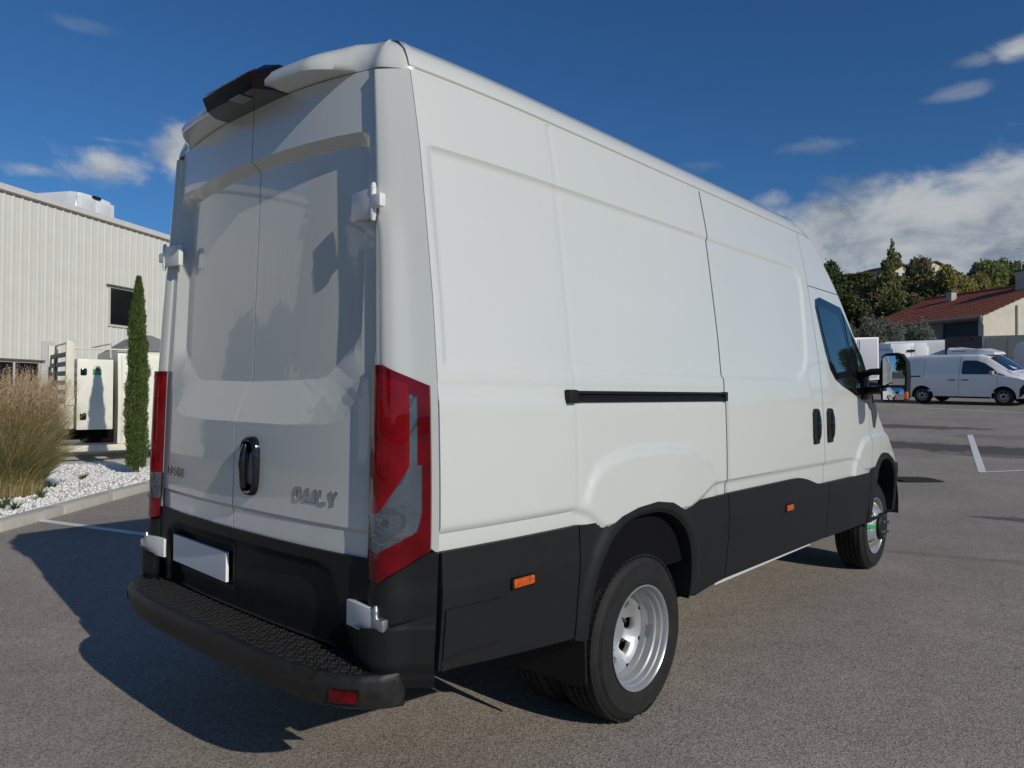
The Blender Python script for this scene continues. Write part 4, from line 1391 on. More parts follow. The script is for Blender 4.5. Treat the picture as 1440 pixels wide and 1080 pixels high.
# ---- leaf clouds
def leaf_cards(C, size, rngl, up=0.0, aspect=1.6, droop=None):
    """one bent quad per centre"""
    n = len(C)
    a = rngl.normal(size=(n, 3)); a[:, 2] = a[:, 2] * (1 - up) + up * np.abs(rngl.normal(1.6, .4, n)) * (1 if up > 0 else 0)
    a /= np.linalg.norm(a, axis=1)[:, None]
    b = rngl.normal(size=(n, 3)); b -= (b * a).sum(1)[:, None] * a; b /= np.linalg.norm(b, axis=1)[:, None]
    s = (size * rngl.uniform(.6, 1.35, n))[:, None]
    A, B = a * s * aspect / 2, b * s / 2
    V = np.stack([C - A, C + B * .9, C + A, C - B * .9], 1).reshape(-1, 3)
    F = np.arange(4 * n).reshape(-1, 4)
    return V, F


def blob_points(n, blobs, rngl, shell=.55):
    """points inside soft ellipsoids: (centre, radii)"""
    vol = np.array([r[0] * r[1] * r[2] for _, r in blobs]) ** .75
    k = rngl.choice(len(blobs), n, p=vol / vol.sum())
    d = rngl.normal(size=(n, 3)); d /= np.linalg.norm(d, axis=1)[:, None]
    rad = rngl.uniform(shell ** 3, 1, n) ** (1 / 3) * (1 + rngl.normal(0, .10, n))
    c = np.array([b[0] for b in blobs])[k]; r = np.array([b[1] for b in blobs])[k]
    return c + d * r * rad[:, None]


BARK = mat('bark', (.09, .068, .05), .9, var=.3, vscale=5, bump=.6, bscale=25, bdist=.03)

# ---- slim cypress
cyp = at(193, 11.4); cyp.z = .06
t = thing('cypress_tree', 'slim dark green columnar cypress standing on the white gravel bed', 'tree', cyp)
H_ = 3.02
mb = MB(); mb.tube([(0, 0, -.05), (.01, 0, .6), (0, .01, 1.8), (0, 0, 2.9)], [.045, .04, .03, .008], 8); mb.build('trunk', BARK, t)
r2 = np.random.default_rng(5)
n = 46000
zz = r2.uniform(.02, 1, n) ** .95
prof = np.interp(zz, [0, .05, .15, .4, .65, .82, .93, 1.0], [.10, .13, .148, .146, .125, .09, .05, .012])
th = r2.uniform(0, 6.283, n)
lump = 1 + .20 * np.sin(th * 2 + zz * 17) * np.sin(zz * 31 + th) + .13 * np.sin(th * 5 - zz * 37 + 1.3) + .22 * (r2.uniform(0, 1, n) > .985)
rr = prof * np.sqrt(r2.uniform(.35, 1.0, n)) * lump
C = np.stack([rr * np.cos(th), rr * np.sin(th), zz * H_], 1)
a = np.stack([np.cos(th) * .35, np.sin(th) * .35, np.ones(n)], 1) + r2.normal(0, .25, (n, 3)); a /= np.linalg.norm(a, axis=1)[:, None]
b = r2.normal(size=(n, 3)); b -= (b * a).sum(1)[:, None] * a; b /= np.linalg.norm(b, axis=1)[:, None]
s = r2.uniform(.022, .062, n)[:, None]
V = np.stack([C, C + a * s * .5 + b * s * .10, C + a * s, C + a * s * .5 - b * s * .10], 1).reshape(-1, 3)
quads_obj('crown', V, np.arange(4 * n).reshape(-1, 4), random_mat('cypress_leaf', [(.06, .095, .026), (.095, .15, .036), (.14, .205, .05), (.075, .115, .03), (.19, .24, .07)], .7, .25), t)

# ---- ornamental grass clump
gr = at(2, 9.0); gr.z = .06
g = thing('ornamental_grass', 'big clump of tan plumed ornamental grass at the left edge', 'plant', gr)
r2 = np.random.default_rng(8)


def blades(n, L0, L1, lean0, lean1, w0, seed, base_r=.22, t0=0.0):
    r2 = np.random.default_rng(seed)
    th = r2.uniform(0, 6.283, n); L = r2.uniform(L0, L1, n); lean = r2.uniform(lean0, lean1, n) ** 1.0
    br = base_r * np.sqrt(r2.uniform(0, 1, n)); bth = th + r2.normal(0, .5, n)
    k = 7
    s = np.linspace(0, 1, k)[None, :]
    out = L[:, None] * lean[:, None] * (s ** 1.9)
    up = L[:, None] * (s - .32 * lean[:, None] * s ** 2.6)
    cx = br[:, None] * np.cos(bth)[:, None] + out * np.cos(th)[:, None]
    cy = br[:, None] * np.sin(bth)[:, None] + out * np.sin(th)[:, None]
    w = w0 * (1 - s ** 2.5) * r2.uniform(.6, 1.2, n)[:, None] + .0008
    tw = r2.uniform(0, 6.283, n)[:, None]
    dx, dy = np.cos(tw) * w, np.sin(tw) * w
    Lf = np.stack([cx - dx, cy - dy, up], -1); Rt = np.stack([cx + dx, cy + dy, up], -1)
    V = np.stack([Lf, Rt], 2).reshape(n, 2 * k, 3)
    f = np.array([(2 * i, 2 * i + 1, 2 * i + 3, 2 * i + 2) for i in range(k - 1)])
    F = (f[None] + (np.arange(n) * 2 * k)[:, None, None]).reshape(-1, 4)
    tips = np.stack([cx[:, -3:], cy[:, -3:], up[:, -3:]], -1)
    return V.reshape(-1, 3), F, tips
V, F, tips = blades(11000, .55, 1.30, .10, .66, .0040, 3, .52)
Vs, Fs, _ = blades(6500, .35, .85, .5, 1.05, .0042, 13, .56)
Vs[:, 2] = np.maximum(Vs[:, 2], .01)
F = np.r_[F, Fs + len(V)]; V = np.r_[V, Vs]
quads_obj('leaf_blades', V, F, random_mat('grass_blade', [(.16, .17, .055), (.32, .29, .11), (.48, .38, .19), (.26, .25, .08), (.56, .46, .27), (.17, .17, .06)], .7, .3), g)
V, F, tips = blades(2300, .75, 1.52, .05, .40, .0022, 4, .54)
st_ = quads_obj('flower_stalks', V, F, random_mat('grass_stalk', [(.22, .17, .08), (.34, .26, .14), (.28, .22, .11)], .8, .2), g)
r2 = np.random.default_rng(9)
A, M_, B = tips[:, 0], tips[:, 1], tips[:, 2]
q = r2.uniform(-.2, 1.05, (len(A), 46, 1))
C = (A[:, None] * (1 - q) + B[:, None] * q); C = C + r2.normal(0, .011, C.shape)
dirs = (B - A); dirs /= np.linalg.norm(dirs, axis=1)[:, None]
C = C.reshape(-1, 3); D = np.repeat(dirs, 46, 0) + r2.normal(0, .38, C.shape); D /= np.linalg.norm(D, axis=1)[:, None]
sd = np.cross(D, r2.normal(size=D.shape)); sd /= np.linalg.norm(sd, axis=1)[:, None]
s = r2.uniform(.025, .055, len(C))[:, None]
V = np.stack([C, C + D * s * .5 + sd * .0028, C + D * s, C + D * s * .5 - sd * .0028], 1).reshape(-1, 3)
g.scale = (.80, .80, 1.05)
quads_obj('plumes', V, np.arange(len(V)).reshape(-1, 4), random_mat('grass_plume', [(.50, .35, .20), (.66, .50, .32), (.58, .42, .26), (.74, .59, .41)], .85, .3), g)

# small weeds in the gravel
for k, (px, d) in enumerate([(76, 9.6), (60, 8.75), (12, 8.2), (118, 10.4), (24, 7.75), (4, 7.9)]):
    p = at(px, d); p.z = .06
    V, F, _ = blades(26 + 5 * k, .05, .16, .3, .95, .006, 40 + k, .03)
    o = quads_obj('weed', V, F, MATS.setdefault('weed_leaf', None) or random_mat('weed_leaf', [(.06, .10, .03), (.10, .14, .05), (.05, .08, .025)], .7, .2), None)
    o.location = p
    tag(o, ['small green weed in the white gravel between the grass clump and the cypress', 'small weed in the white gravel below the grass clump', 'low weed at the left edge of the white gravel',
            'tiny weed in the gravel near the truck', 'small weed close to the kerb at the left edge', 'small weed at the far left border of the gravel'][k], 'weed', 'weeds in the gravel bed')

# ---- industrial building
BD = Vector((-.49, .8717, 0)); BN = Vector((.8717, .49, 0))
B0 = at(0, 20.3); B0.z = 0
TOPZ = 7.0
bld = thing('warehouse', 'cream ribbed metal warehouse with dark windows on the left', 'building', B0)
def bp(tt, o, z): return (BD.x * tt + BN.x * o, BD.y * tt + BN.y * o, z)
CLADW = mat('cream_cladding', (.70, .695, .63), .45, spec=.4, dirt=(.65, .64, .575), vscale=1.3)
RIB = .286
PW = RIB * 4
prof = []
for k in range(4):
    a0 = k * RIB
    prof += [(a0, 0), (a0 + .012, .030), (a0 + .060, .030), (a0 + .072, 0), (a0 + .16, 0), (a0 + .165, .006), (a0 + .185, .006), (a0 + .19, 0)]
prof += [(PW - .001, 0)]
mb = MB(); mb.grid([[bp(a, o, -.2) for a, o in prof], [bp(a, o, TOPZ - .10) for a, o in prof]])
p0 = None
for k in range(-20, 24):
    o = mb.build('cladding_panel', CLADW, bld, 20) if p0 is None else p0.copy()
    if p0 is None: p0 = o
    else: COL.objects.link(o); o.parent = bld
    o.location = (BD.x * k * PW, BD.y * k * PW, 0); 
t0_, t1_ = -20 * PW, 24 * PW
mb = MB()
V = [bp(t0_, -.02, -.5), bp(t1_, -.02, -.5), bp(t1_, -22, -.5), bp(t0_, -22, -.5)]
ZT = 5.75
mb.add(V + [(x, y, ZT) for x, y, z in V], [(0, 1, 5, 4), (1, 2, 6, 5), (2, 3, 7, 6), (3, 0, 4, 7), (4, 5, 6, 7)])
mb.build('building_shell', mat('roof_grey', (.30, .30, .29), .8, var=.1), bld, 0)
mb = MB(); mb.prism([(.055, TOPZ - .16), (.06, TOPZ + .01), (-.30, TOPZ + .03), (-.30, TOPZ - .05), (-.02, TOPZ - .16)], lambda o, z: bp(t0_, o, z), lambda o, z: bp(t1_, o, z))
mb.build('parapet_cap', mat('parapet_flashing', (.66, .655, .61), .45, var=.06), bld, 0)
mb = MB(); mb.prism([(.0565, TOPZ - .22), (.0565, TOPZ - .165), (.035, TOPZ - .165), (.035, TOPZ - .22)], lambda o, z: bp(t0_, o, z), lambda o, z: bp(t1_, o, z)); mb.build('parapet_flashing', mat('flashing_brown', (.20, .165, .12), .6), bld, 0)
WG = mat('dark_window', (.012, .014, .016), .05, spec=.6, coat=.6)
FLS = mat('window_flashing', (.60, .58, .51), .5)
def wall_t(px):
    """distance along the wall seen at photo column px"""
    a = FWD + RIGHT * ((px - 720) / 1033.0)
    # CAM + a*s = B0 + BD*t  (in plan)
    M = np.array([[a.x, -BD.x], [a.y, -BD.y]]); s_, t_ = np.linalg.solve(M, np.array([B0.x - CAM.x, B0.y - CAM.y]))
    return t_, s_
def wall_z(px, py):
    t_, s_ = wall_t(px)
    v = FWD + RIGHT * ((px - 720) / 1033.0) + DOWN * ((py - 540) / 1033.0)
    return CAM.z + v.z * s_
for (pa_, pb_, ptop, pbot, muls, lb) in ((152, 188, 411, 460, 1, 'small dark upper window'), (-60, 52, 511, 590, 3, 'wide dark ground floor window')):
    ta, tb = wall_t(pa_)[0], wall_t(pb_)[0]; zt_, zb_ = wall_z(pb_, ptop), wall_z(pb_, pbot)
    if pbot == 590: zb_ = zt_ - 1.45
    mb = MB(); e = .07
    for (a1, a2, z1, z2) in ((ta - e, tb + e, zt_, zt_ + e), (ta - e, tb + e, zb_ - e, zb_), (ta - e, ta, zb_, zt_), (tb, tb + e, zb_, zt_)):
        mb.prism([(a1, z1), (a2, z1), (a2, z2), (a1, z2)], lambda a, z: bp(a, -.015, z), lambda a, z: bp(a, .052, z))
    for k in range(1, muls):
        tm = ta + (tb - ta) * k / muls
        mb.prism([(tm - .03, zb_), (tm + .03, zb_), (tm + .03, zt_), (tm - .03, zt_)], lambda a, z: bp(a, .03, z), lambda a, z: bp(a, .056, z))
    wf = mb.build('window', FLS, bld, 0); wf['label'] = lb
    mb = MB()
    for k in range(muls):
        A_ = ta + (tb - ta) * k / muls; B_ = ta + (tb - ta) * (k + 1) / muls
        mb = MB(); mb.prism([(A_, zb_), (B_, zb_), (B_, zt_), (A_, zt_)], lambda a, z: bp(a, .0335, z), lambda a, z: bp(a, .0385, z)); mb.build('pane', WG, wf, 0)
    mb = MB(); mb.prism([(ta - .16, zt_ + .07), (tb + .16, zt_ + .07), (tb + .16, zt_ + .10), (ta - .16, zt_ + .10)], lambda a, z: bp(a, .0, z), lambda a, z: bp(a, .14, z)); mb.build('drip_flashing', mat('flashing_brown'), wf, 0)
# corner post beside the ground-floor window
tt = wall_t(58)[0]; mb = MB(); mb.prism([(tt - .05, -.2), (tt + .42, -.2), (tt + .42, 2.75), (tt - .05, 2.75)], lambda a, z: bp(a, .031, z), lambda a, z: bp(a, .05, z)); mb.build('plain_panel', mat('pale_panel', (.62, .61, .57), .5), bld, 0)


# ================================================================== OTHER VEHICLES
def wheels_for(root, xs, half, r, w=.19, hubc=True, rimr=.62):
    RIMG = mat('steel_rim_grey', (.34, .345, .35), .4, metal=.5)
    for x in xs:
        for s in (1, -1):
            e = bpy.data.objects.new('wheel', None); COL.objects.link(e); e.parent = root; e.location = (x, s * half, r)
            mb = MB(); mb.lathe([(.0, r * .62), (.008, r * .70), (.004, r * .86), (-.02, r * .97), (-.05, r), (-w + .05, r), (-w + .02, r * .97), (-w, r * .62)], (0, 0, 0), (0, s, 0), 40); mb.build('tyre', RUBBER, e)
            mb = MB()
            dd = lambda q: float(np.interp(q, [.12, .3, .42, .55, .62], [.0, .006, -.008, -.03, -.035])) * r / .31
            pr = [(-.0, .625), (.002, .60), (-.018, .575), (-.03, .54)]
            mb.lathe([(a, b * r) for a, b in pr], (0, 0, 0), (0, s, 0), 40)
            mb2 = MB(); disc_holes(mb2, lambda q: dd(q / r), .13 * r, .56 * r, 6, .06 * r, .10 * r, .41 * r, s, (0, 0, 0), 20)
            # disc_holes works along X: turn it to the axle direction
            mb2.v = [(-v[1], v[0], v[2]) for v in mb2.v]
            mb.add(mb2.v, mb2.f); mb.build('rim', RIMG, e, 30)
            if hubc:
                mb = MB(); mb.lathe([(.0, .20 * r), (.018, .19 * r), (.024, .12 * r), (.024, .0005)], (0, 0, 0), (0, s, 0), 24); mb.build('hub_cap', mat('hub_black', (.02, .02, .022), .5), e)
            mb = MB(); mb.lathe([(-.07, .0005), (-.07, .60 * r)], (0, 0, 0), (0, s, 0), 24); mb.build('brake', DARK, e)


class Shell:
    """body lofted from stations: (x, zb, zbelt, ztop, half bottom, half belt, half top, corner r)"""
    def __init__(s, st): s.st = np.array(st, float)
    def sec(s, x):
        v = [np.interp(x, s.st[:, 0], s.st[:, k]) for k in range(1, 8)]
        zb, zm, zt, hb, hm, ht, r = v
        pts = [(0, zb), (hb * .9, zb), (hb, zb + .05), (hm - (hm - hb) * .35, zb + (zm - zb) * .45), (hm, zm - .10), (hm, zm)]
        for f in (.25, .5, .75, .92): pts.append((hm + (ht - hm) * f ** 1.25, zm + (zt - r - zm) * f))
        pts += [(ht - r * .08, zt - r * .75), (ht - r * .30, zt - r * .30), (ht - r * .75, zt - r * .08), (ht - r * 1.15, zt), (ht * .5, zt + .012), (0, zt + .02)]
        return pts
    def half(s, x, z):
        p = s.sec(x); q = p[2:12]
        return float(np.interp(z, [a[1] for a in q], [a[0] for a in q]))
    def build(s, name, m, root, n=70, smooth=40):
        xs = np.unique(np.r_[s.st[:, 0], np.linspace(s.st[0, 0], s.st[-1, 0], n)])
        rows = []
        for x in xs:
            p = s.sec(x); ring = [(x, y, z) for y, z in p] + [(x, -y, z) for y, z in p[-2:0:-1]]
            rows.append(ring)
        mb = MB(); mb.grid(rows, wrap=True)
        k = len(rows[0]); mb.f.append(tuple(range(k))[::-1]); mb.f.append(tuple(range((len(rows) - 1) * k, len(rows) * k)))
        return mb.build(name, m, root, smooth)
    def patch(s, name, poly, m, parent, side=1, o=.008, th=.02, smooth=40):
        poly = np.array(poly, float); c = poly.mean(0); n = len(poly); V = []; F = []
        R = 4
        for r in range(R):
            k = 1 - r / R
            for p in poly:
                q = c + (p - c) * k; V.append((q[0], side * (s.half(q[0], q[1]) + o), q[1]))
        V.append((c[0], side * (s.half(*c) + o), c[1]))
        for r in range(R - 1):
            for i in range(n): F.append((r * n + i, r * n + (i + 1) % n, (r + 1) * n + (i + 1) % n, (r + 1) * n + i))
        for i in range(n): F.append(((R - 1) * n + i, (R - 1) * n + (i + 1) % n, R * n))
        b0 = len(V)
        for p in poly: V.append((p[0], side * (s.half(p[0], p[1]) + o - th), p[1]))
        for i in range(n): F.append((i, (i + 1) % n, b0 + (i + 1) % n, b0 + i))
        mb = MB(); mb.add(V, F); return mb.build(name, m, parent, smooth)
    def line(s, name, pts, m, parent, side=1, w=.008, o=.0025):
        """a door gap or moulding laid on the body"""
        P = []
        for i in range(len(pts) - 1):
            a, b = np.array(pts[i], float), np.array(pts[i + 1], float)
            for t_ in np.linspace(0, 1, 8)[: 8 if i == len(pts) - 2 else 7]: P.append(a + (b - a) * t_)
        P = np.array(P); T = np.gradient(P, axis=0); T /= np.linalg.norm(T, axis=1)[:, None] + 1e-9
        Nn = np.stack([-T[:, 1], T[:, 0]], 1)
        rows = []
        for p, nn in zip(P, Nn):
            q0, q1 = p + nn * w / 2, p - nn * w / 2
            rows.append([(q0[0], side * (s.half(*q0) - .004), q0[1]), (q0[0], side * (s.half(*q0) + o), q0[1]), (q1[0], side * (s.half(*q1) + o), q1[1]), (q1[0], side * (s.half(*q1) - .004), q1[1])])
        mb = MB(); mb.grid(rows); return mb.build(name, m, parent, 30)


def ground_rot(heading):
    hx, hy = heading
    e = .2
    def up_at(p):
        n = Vector((0, -(float(GH(0, p.y + e)) - float(GH(0, p.y - e))) / (2 * e), 1)).normalized()
        return n
    def f(p):
        n = up_at(p); h = Vector((hx, hy, 0)); h = (h - n * h.dot(n)).normalized(); l = n.cross(h)
        return Matrix(((h.x, l.x, n.x), (h.y, l.y, n.y), (h.z, l.z, n.z)))
    return f


PAINT2 = mat('white_paint_plain', (.78, .79, .79), .35, coat=.6, var=.02, vscale=2)
GAP = mat('panel_gap', (.05, .05, .052), .8)
TYPEG = mat('dark_side_glass')
HEADL = mat('headlamp', (.5, .52, .54), .1, metal=.4, coat=1)


def small_van(root):
    """compact panel van, x forward, 4.5 m long"""
    S = Shell([(-2.24, .42, .98, 1.50, .78, .82, .66, .10), (-2.18, .32, .98, 1.66, .84, .87, .70, .10), (-2.0, .26, .98, 1.76, .86, .90, .735, .11), (-1.4, .25, .99, 1.80, .87, .915, .75, .11), (0, .25, 1.00, 1.815, .87, .915, .755, .11),
               (.55, .25, 1.01, 1.80, .87, .915, .74, .12), (.80, .25, 1.02, 1.735, .87, .915, .72, .13), (1.10, .25, 1.03, 1.525, .87, .913, .72, .13), (1.40, .25, 1.02, 1.30, .87, .91, .74, .12), (1.58, .25, 1.0, 1.165, .87, .905, .78, .09),
               (1.80, .25, .95, 1.10, .87, .90, .76, .09), (2.05, .26, .86, 1.01, .85, .87, .70, .10), (2.18, .28, .78, .93, .80, .81, .62, .10), (2.26, .34, .66, .80, .70, .70, .5, .08)])
    body = S.build('body', PAINT2, root)
    for s in (1, -1):
        S.patch('cab_window', [(.05, 1.10), (.0, 1.15), (.02, 1.56), (.08, 1.60), (.46, 1.59), (.72, 1.50), (1.00, 1.30), (1.14, 1.15), (1.13, 1.10)], TYPEG, root, s)
        S.patch('quarter_glass', [(1.16, 1.10), (1.17, 1.14), (1.24, 1.12), (1.40, 1.06), (1.38, 1.05)], mat('gloss_black'), root, s)
        cut = GAP
        S.line('door_gap', [(-.10, .36), (-.08, .9), (-.06, 1.20), (-.06, 1.66), (.0, 1.70)], cut, root, s)
        S.line('door_gap', [(1.12, .38), (1.16, .8), (1.15, 1.06)], cut, root, s)
        S.line('door_gap', [(-1.28, .95), (-1.30, 1.3), (-1.27, 1.68)], cut, root, s)
        S.line('slide_rail', [(-2.10, 1.02), (-1.40, 1.03)], mat('gloss_black'), root, s, .05, .006)
        for x in (-.32, .12):
            mb = MB(); mb.box((x, s * (S.half(x, .90) + .012), .895), (.24, .03, .035), bev=.01); mb.build('door_handle', mat('gloss_black'), root)
        # panel stamping
        S.line('crease', [(-1.20, .50), (.0, .46), (1.05, .47)], PAINT2, root, s, .05, .010)
        for x0 in (-1.36, 1.34):
            arc = [(x0 + .40 * math.cos(a), .30 + .40 * math.sin(a)) for a in np.linspace(-.12, math.pi + .12, 26)]
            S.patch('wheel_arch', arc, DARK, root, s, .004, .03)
            S.line('arch_lip', arc, PAINT2, root, s, .03, .016)
        S.line('sill', [(-.95, .275), (.93, .275)], CLAD, root, s, .05, .006)
        S.patch('front_corner', [(1.80, .30), (1.83, .60), (1.98, .78), (2.12, .76), (2.20, .60), (2.20, .36)], CLAD, root, s, .006)
        S.patch('rear_corner', [(-2.20, .40), (-2.20, .74), (-2.02, .76), (-1.84, .60), (-1.80, .32), (-2.05, .30)], CLAD, root, s, .006)
        S.patch('headlamp', [(1.93, .86), (1.98, .93), (2.12, .90), (2.19, .82), (2.17, .75), (2.02, .78)], HEADL, root, s, .008)
        S.patch('tail_lamp', [(-2.215, .80), (-2.215, 1.18), (-2.15, 1.22), (-2.12, .82)], RED_OUT, root, s, .01)
        mb = MB(); mb.box((1.02, s * 1.00, 1.15), (.12, .20, .15), bev=.04); mb.box((1.05, s * .91, 1.09), (.06, .08, .04)); mm = mb.build('door_mirror', mat('mirror_grey', (.33, .34, .35), .3, coat=.4), root)
        mb = MB(); mb.box((.957, s * 1.00, 1.15), (.004, .15, .11), bev=.0); mb.build('mirror_glass', MIRROR, mm, 0)
    # windscreen
    rows = []
    for x in np.linspace(.86, 1.53, 10):
        p = S.sec(x); zt = p[-1][1]; ht = np.interp(x, S.st[:, 0], S.st[:, 6])
        rows.append([(x + .012, y * ht * .93, zt + .012 - .055 * abs(y) ** 3) for y in np.linspace(-1, 1, 15)])
    mb = MB(); mb.grid(rows); mb.build('windscreen', TYPEG, root)
    mb = MB(); mb.box((1.40, -.18, 1.335), (.20, .32, .006), rot=Matrix.Rotation(.62, 3, 'Y')); mb.build('windscreen_papers', mat('paper', (.8, .8, .78), .6), root)
    mb = MB(); mb.box((1.30, .28, 1.40), (.14, .20, .006), rot=Matrix.Rotation(.62, 3, 'Y')); mb.build('windscreen_papers', mat('paper'), root)
    mb = MB(); mb.tube([(.52, -.30, 1.81), (.44, -.32, 1.97)], [.008, .004], 6); mb.build('aerial', CLAD, root)
    mb = MB(); mb.box((2.20, 0, .46), (.12, 1.3, .30), bev=.04); mb.build('bumper', CLAD, root)
    mb = MB(); mb.box((-2.22, 0, .50), (.10, 1.55, .30), bev=.04); mb.build('bumper', CLAD, root)
    mb = MB(); mb.box((0, 0, .30), (3.9, 1.2, .16)); mb.build('underbody', DARK, root, 0)
    # refrigeration pod with sloped front
    mb = MB()
    lo = [(-.62, -.56), (-.55, -.62), (.45, -.62), (.95, -.50), (.98, 0), (.95, .50), (.45, .62), (-.55, .62), (-.62, .56)]
    V = [(x, y, 1.78) for x, y in lo] + [(x * .98 + (0 if x < .5 else -.03), y * .97, 2.00 if x < .9 else 1.86) for x, y in lo] + [(x * .84 - .08, y * .84, 2.07 if x < .4 else 1.91) for x, y in lo]
    n = 9; F = [tuple(range(18, 27))]
    for r in range(2):
        for i in range(n): F.append((r * n + i, r * n + (i + 1) % n, (r + 1) * n + (i + 1) % n, (r + 1) * n + i))
    mb.add(V, F); pod = mb.build('roof_cooling_unit', PAINT2, root, 25)
    mb = MB()
    for k, a in enumerate(np.linspace(-.40, .02, 7)): mb.box((a, -.608, 1.93), (.035, .012, .05))
    mb.build('printed_lettering', mat('print_grey', (.12, .13, .16), .5), pod, 0)
    wheels_for(root, (-1.36, 1.34), .90, .315)


kr, kf = at(1297, 26.0), at(1410, 24.0)
mid = (kr + kf) / 2; hd_ = (kf - kr); hd_ = Vector((hd_.x, hd_.y, 0)).normalized()
# stand it so that the near wheels are on those points
left = Vector((-hd_.y, hd_.x, 0)); mid2 = mid + left * .90; mid2.z = float(GH(0, mid2.y))
kv = thing('compact_van', 'white compact delivery van with roof cooling unit parked nearest on the right', 'van', mid2, None, False, ground_rot((hd_.x, hd_.y))(mid2))
small_van(kv); kv.scale = (.94, .94, .94)


def big_van(root, L=5.6, Ht=2.5, W=.98, lamp=True, pod=False, brake=True, windows=True):
    """plain high-roof van, x forward"""
    a = -L / 2
    S = Shell([(a, .50, 1.15, Ht - .16, W - .07, W - .05, W - .22, .10), (a + .05, .42, 1.15, Ht - .06, W - .03, W - .01, W - .17, .12), (a + .4, .38, 1.15, Ht, W - .02, W, W - .14, .14),
               (-a - 2.0, .38, 1.15, Ht, W - .02, W, W - .14, .14), (-a - 1.75, .38, 1.15, Ht - .06, W - .02, W, W - .16, .14), (-a - 1.25, .38, 1.15, Ht - .55, W - .02, W, W - .18, .14),
               (-a - .70, .38, 1.12, 1.35, W - .04, W - .02, W - .14, .10), (-a - .2, .40, .95, 1.12, W - .08, W - .06, W - .2, .10), (-a, .45, .80, .95, W - .2, W - .2, W - .35, .08)])
    S.build('body', PAINT2, root)
    for s in (1, -1):
        S.line('panel_crease', [(a + .25, 1.30), (a + .25, Ht - .35), (-a - 2.2, Ht - .35)], mat('crease_shade', (.70, .71, .71), .4), root, s, .025, .004)
        S.patch('tail_lamp', [(a + .012, .95), (a + .012, 1.55), (a + .10, 1.52), (a + .10, 1.0)], RED_OUT, root, s, .012)
        S.line('lower_cladding', [(a + .1, .62), (-a - .4, .62)], CLAD, root, s, .22, .006)
        if windows:
            S.patch('cab_window', [(-a - 1.95, 1.25), (-a - 1.93, Ht - .60), (-a - 1.45, Ht - .62), (-a - 1.02, 1.40), (-a - 1.00, 1.25)], TYPEG, root, s)
        for x0 in (a + 1.05, -a - .95):
            arc = [(x0 + .42 * math.cos(t_), .36 + .42 * math.sin(t_)) for t_ in np.linspace(0, math.pi, 20)]
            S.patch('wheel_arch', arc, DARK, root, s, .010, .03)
    # rear doors
    for s in (1, -1):
        mb = MB(); mb.box((a - .012, s * (W - .10) / 2, 1.42), (.03, W - .13, Ht - .75), bev=.01); d = mb.build('rear_door', PAINT2, root)
        mb = MB(); mb.box((a - .030, s * .40, 1.80), (.01, .52, .75), bev=.004); mb.build('door_panel', mat('crease_shade'), d)
        mb = MB(); mb.box((a - .03, s * (W - .13), Ht - .65), (.04, .05, .10)); mb.box((a - .03, s * (W - .13), .9), (.04, .05, .10)); mb.build('hinge', PAINT2, d, 0)
    if brake:
        mb = MB(); mb.box((a - .02, 0, Ht - .10), (.14, .32, .09), bev=.02); mb.build('brake_lamp', BLK, root)
    mb = MB(); mb.box((a - .05, 0, .52), (.16, W * 1.8, .20), bev=.03); mb.build('bumper', CLAD, root)
    mb = MB()
    rows = []
    for x in np.linspace(-a - 1.70, -a - .76, 8):
        zt = S.sec(x)[-1][1]; ht = np.interp(x, S.st[:, 0], S.st[:, 6])
        rows.append([(x + .012, y * ht * .95, zt + .012 - .05 * abs(y) ** 3) for y in np.linspace(-1, 1, 11)])
    mb.grid(rows); mb.build('windscreen', TYPEG, root)
    if pod:
        mb = MB(); mb.box((a + 1.5, 0, Ht + .12), (2.0, 1.30, .26), bev=.10); mb.build('roof_cooling_unit', PAINT2, root)
    wheels_for(root, (a + 1.05, -a - .95), W - .03, .34)


def place(name, label, px, d, hx, hr, cat='van', group=None, zoff=None):
    """heading given as right/forward components of the camera"""
    h = RIGHT * hx + FWD * hr; h = Vector((h.x, h.y, 0)).normalized()
    p = at(px, d)
    if zoff is not None: p.z = zoff
    rot = ground_rot((h.x, h.y))(p) if zoff is None else Matrix.Rotation(math.atan2(h.y, h.x), 3, 'Z')
    return thing(name, label, cat, p, group, False, rot)


# van parked up on the warehouse roof
rv = place('delivery_van', 'white high-roof van parked up on the warehouse roof', 42, 26.5, -.95, .22, zoff=5.76)
big_van(rv, 5.4, 2.42, .95)
# fleet behind the compact van
v1 = place('delivery_van', 'white van with red tail lamp and roof pod seen from behind, beside the box truck', 1251, 34.5, .10, .99)
big_van(v1, 4.6, 1.95, .86, pod=True)
v2 = place('delivery_van', 'long white van half hidden behind the compact van with the cooling unit', 1322, 39, .92, -.38)
big_van(v2, 6.0, 2.32, .98, brake=False, windows=False)
v3 = place('delivery_van', 'white van at the right edge behind the compact van', 1462, 33.0, .35, .94)
big_van(v3, 5.0, 2.05, .90)


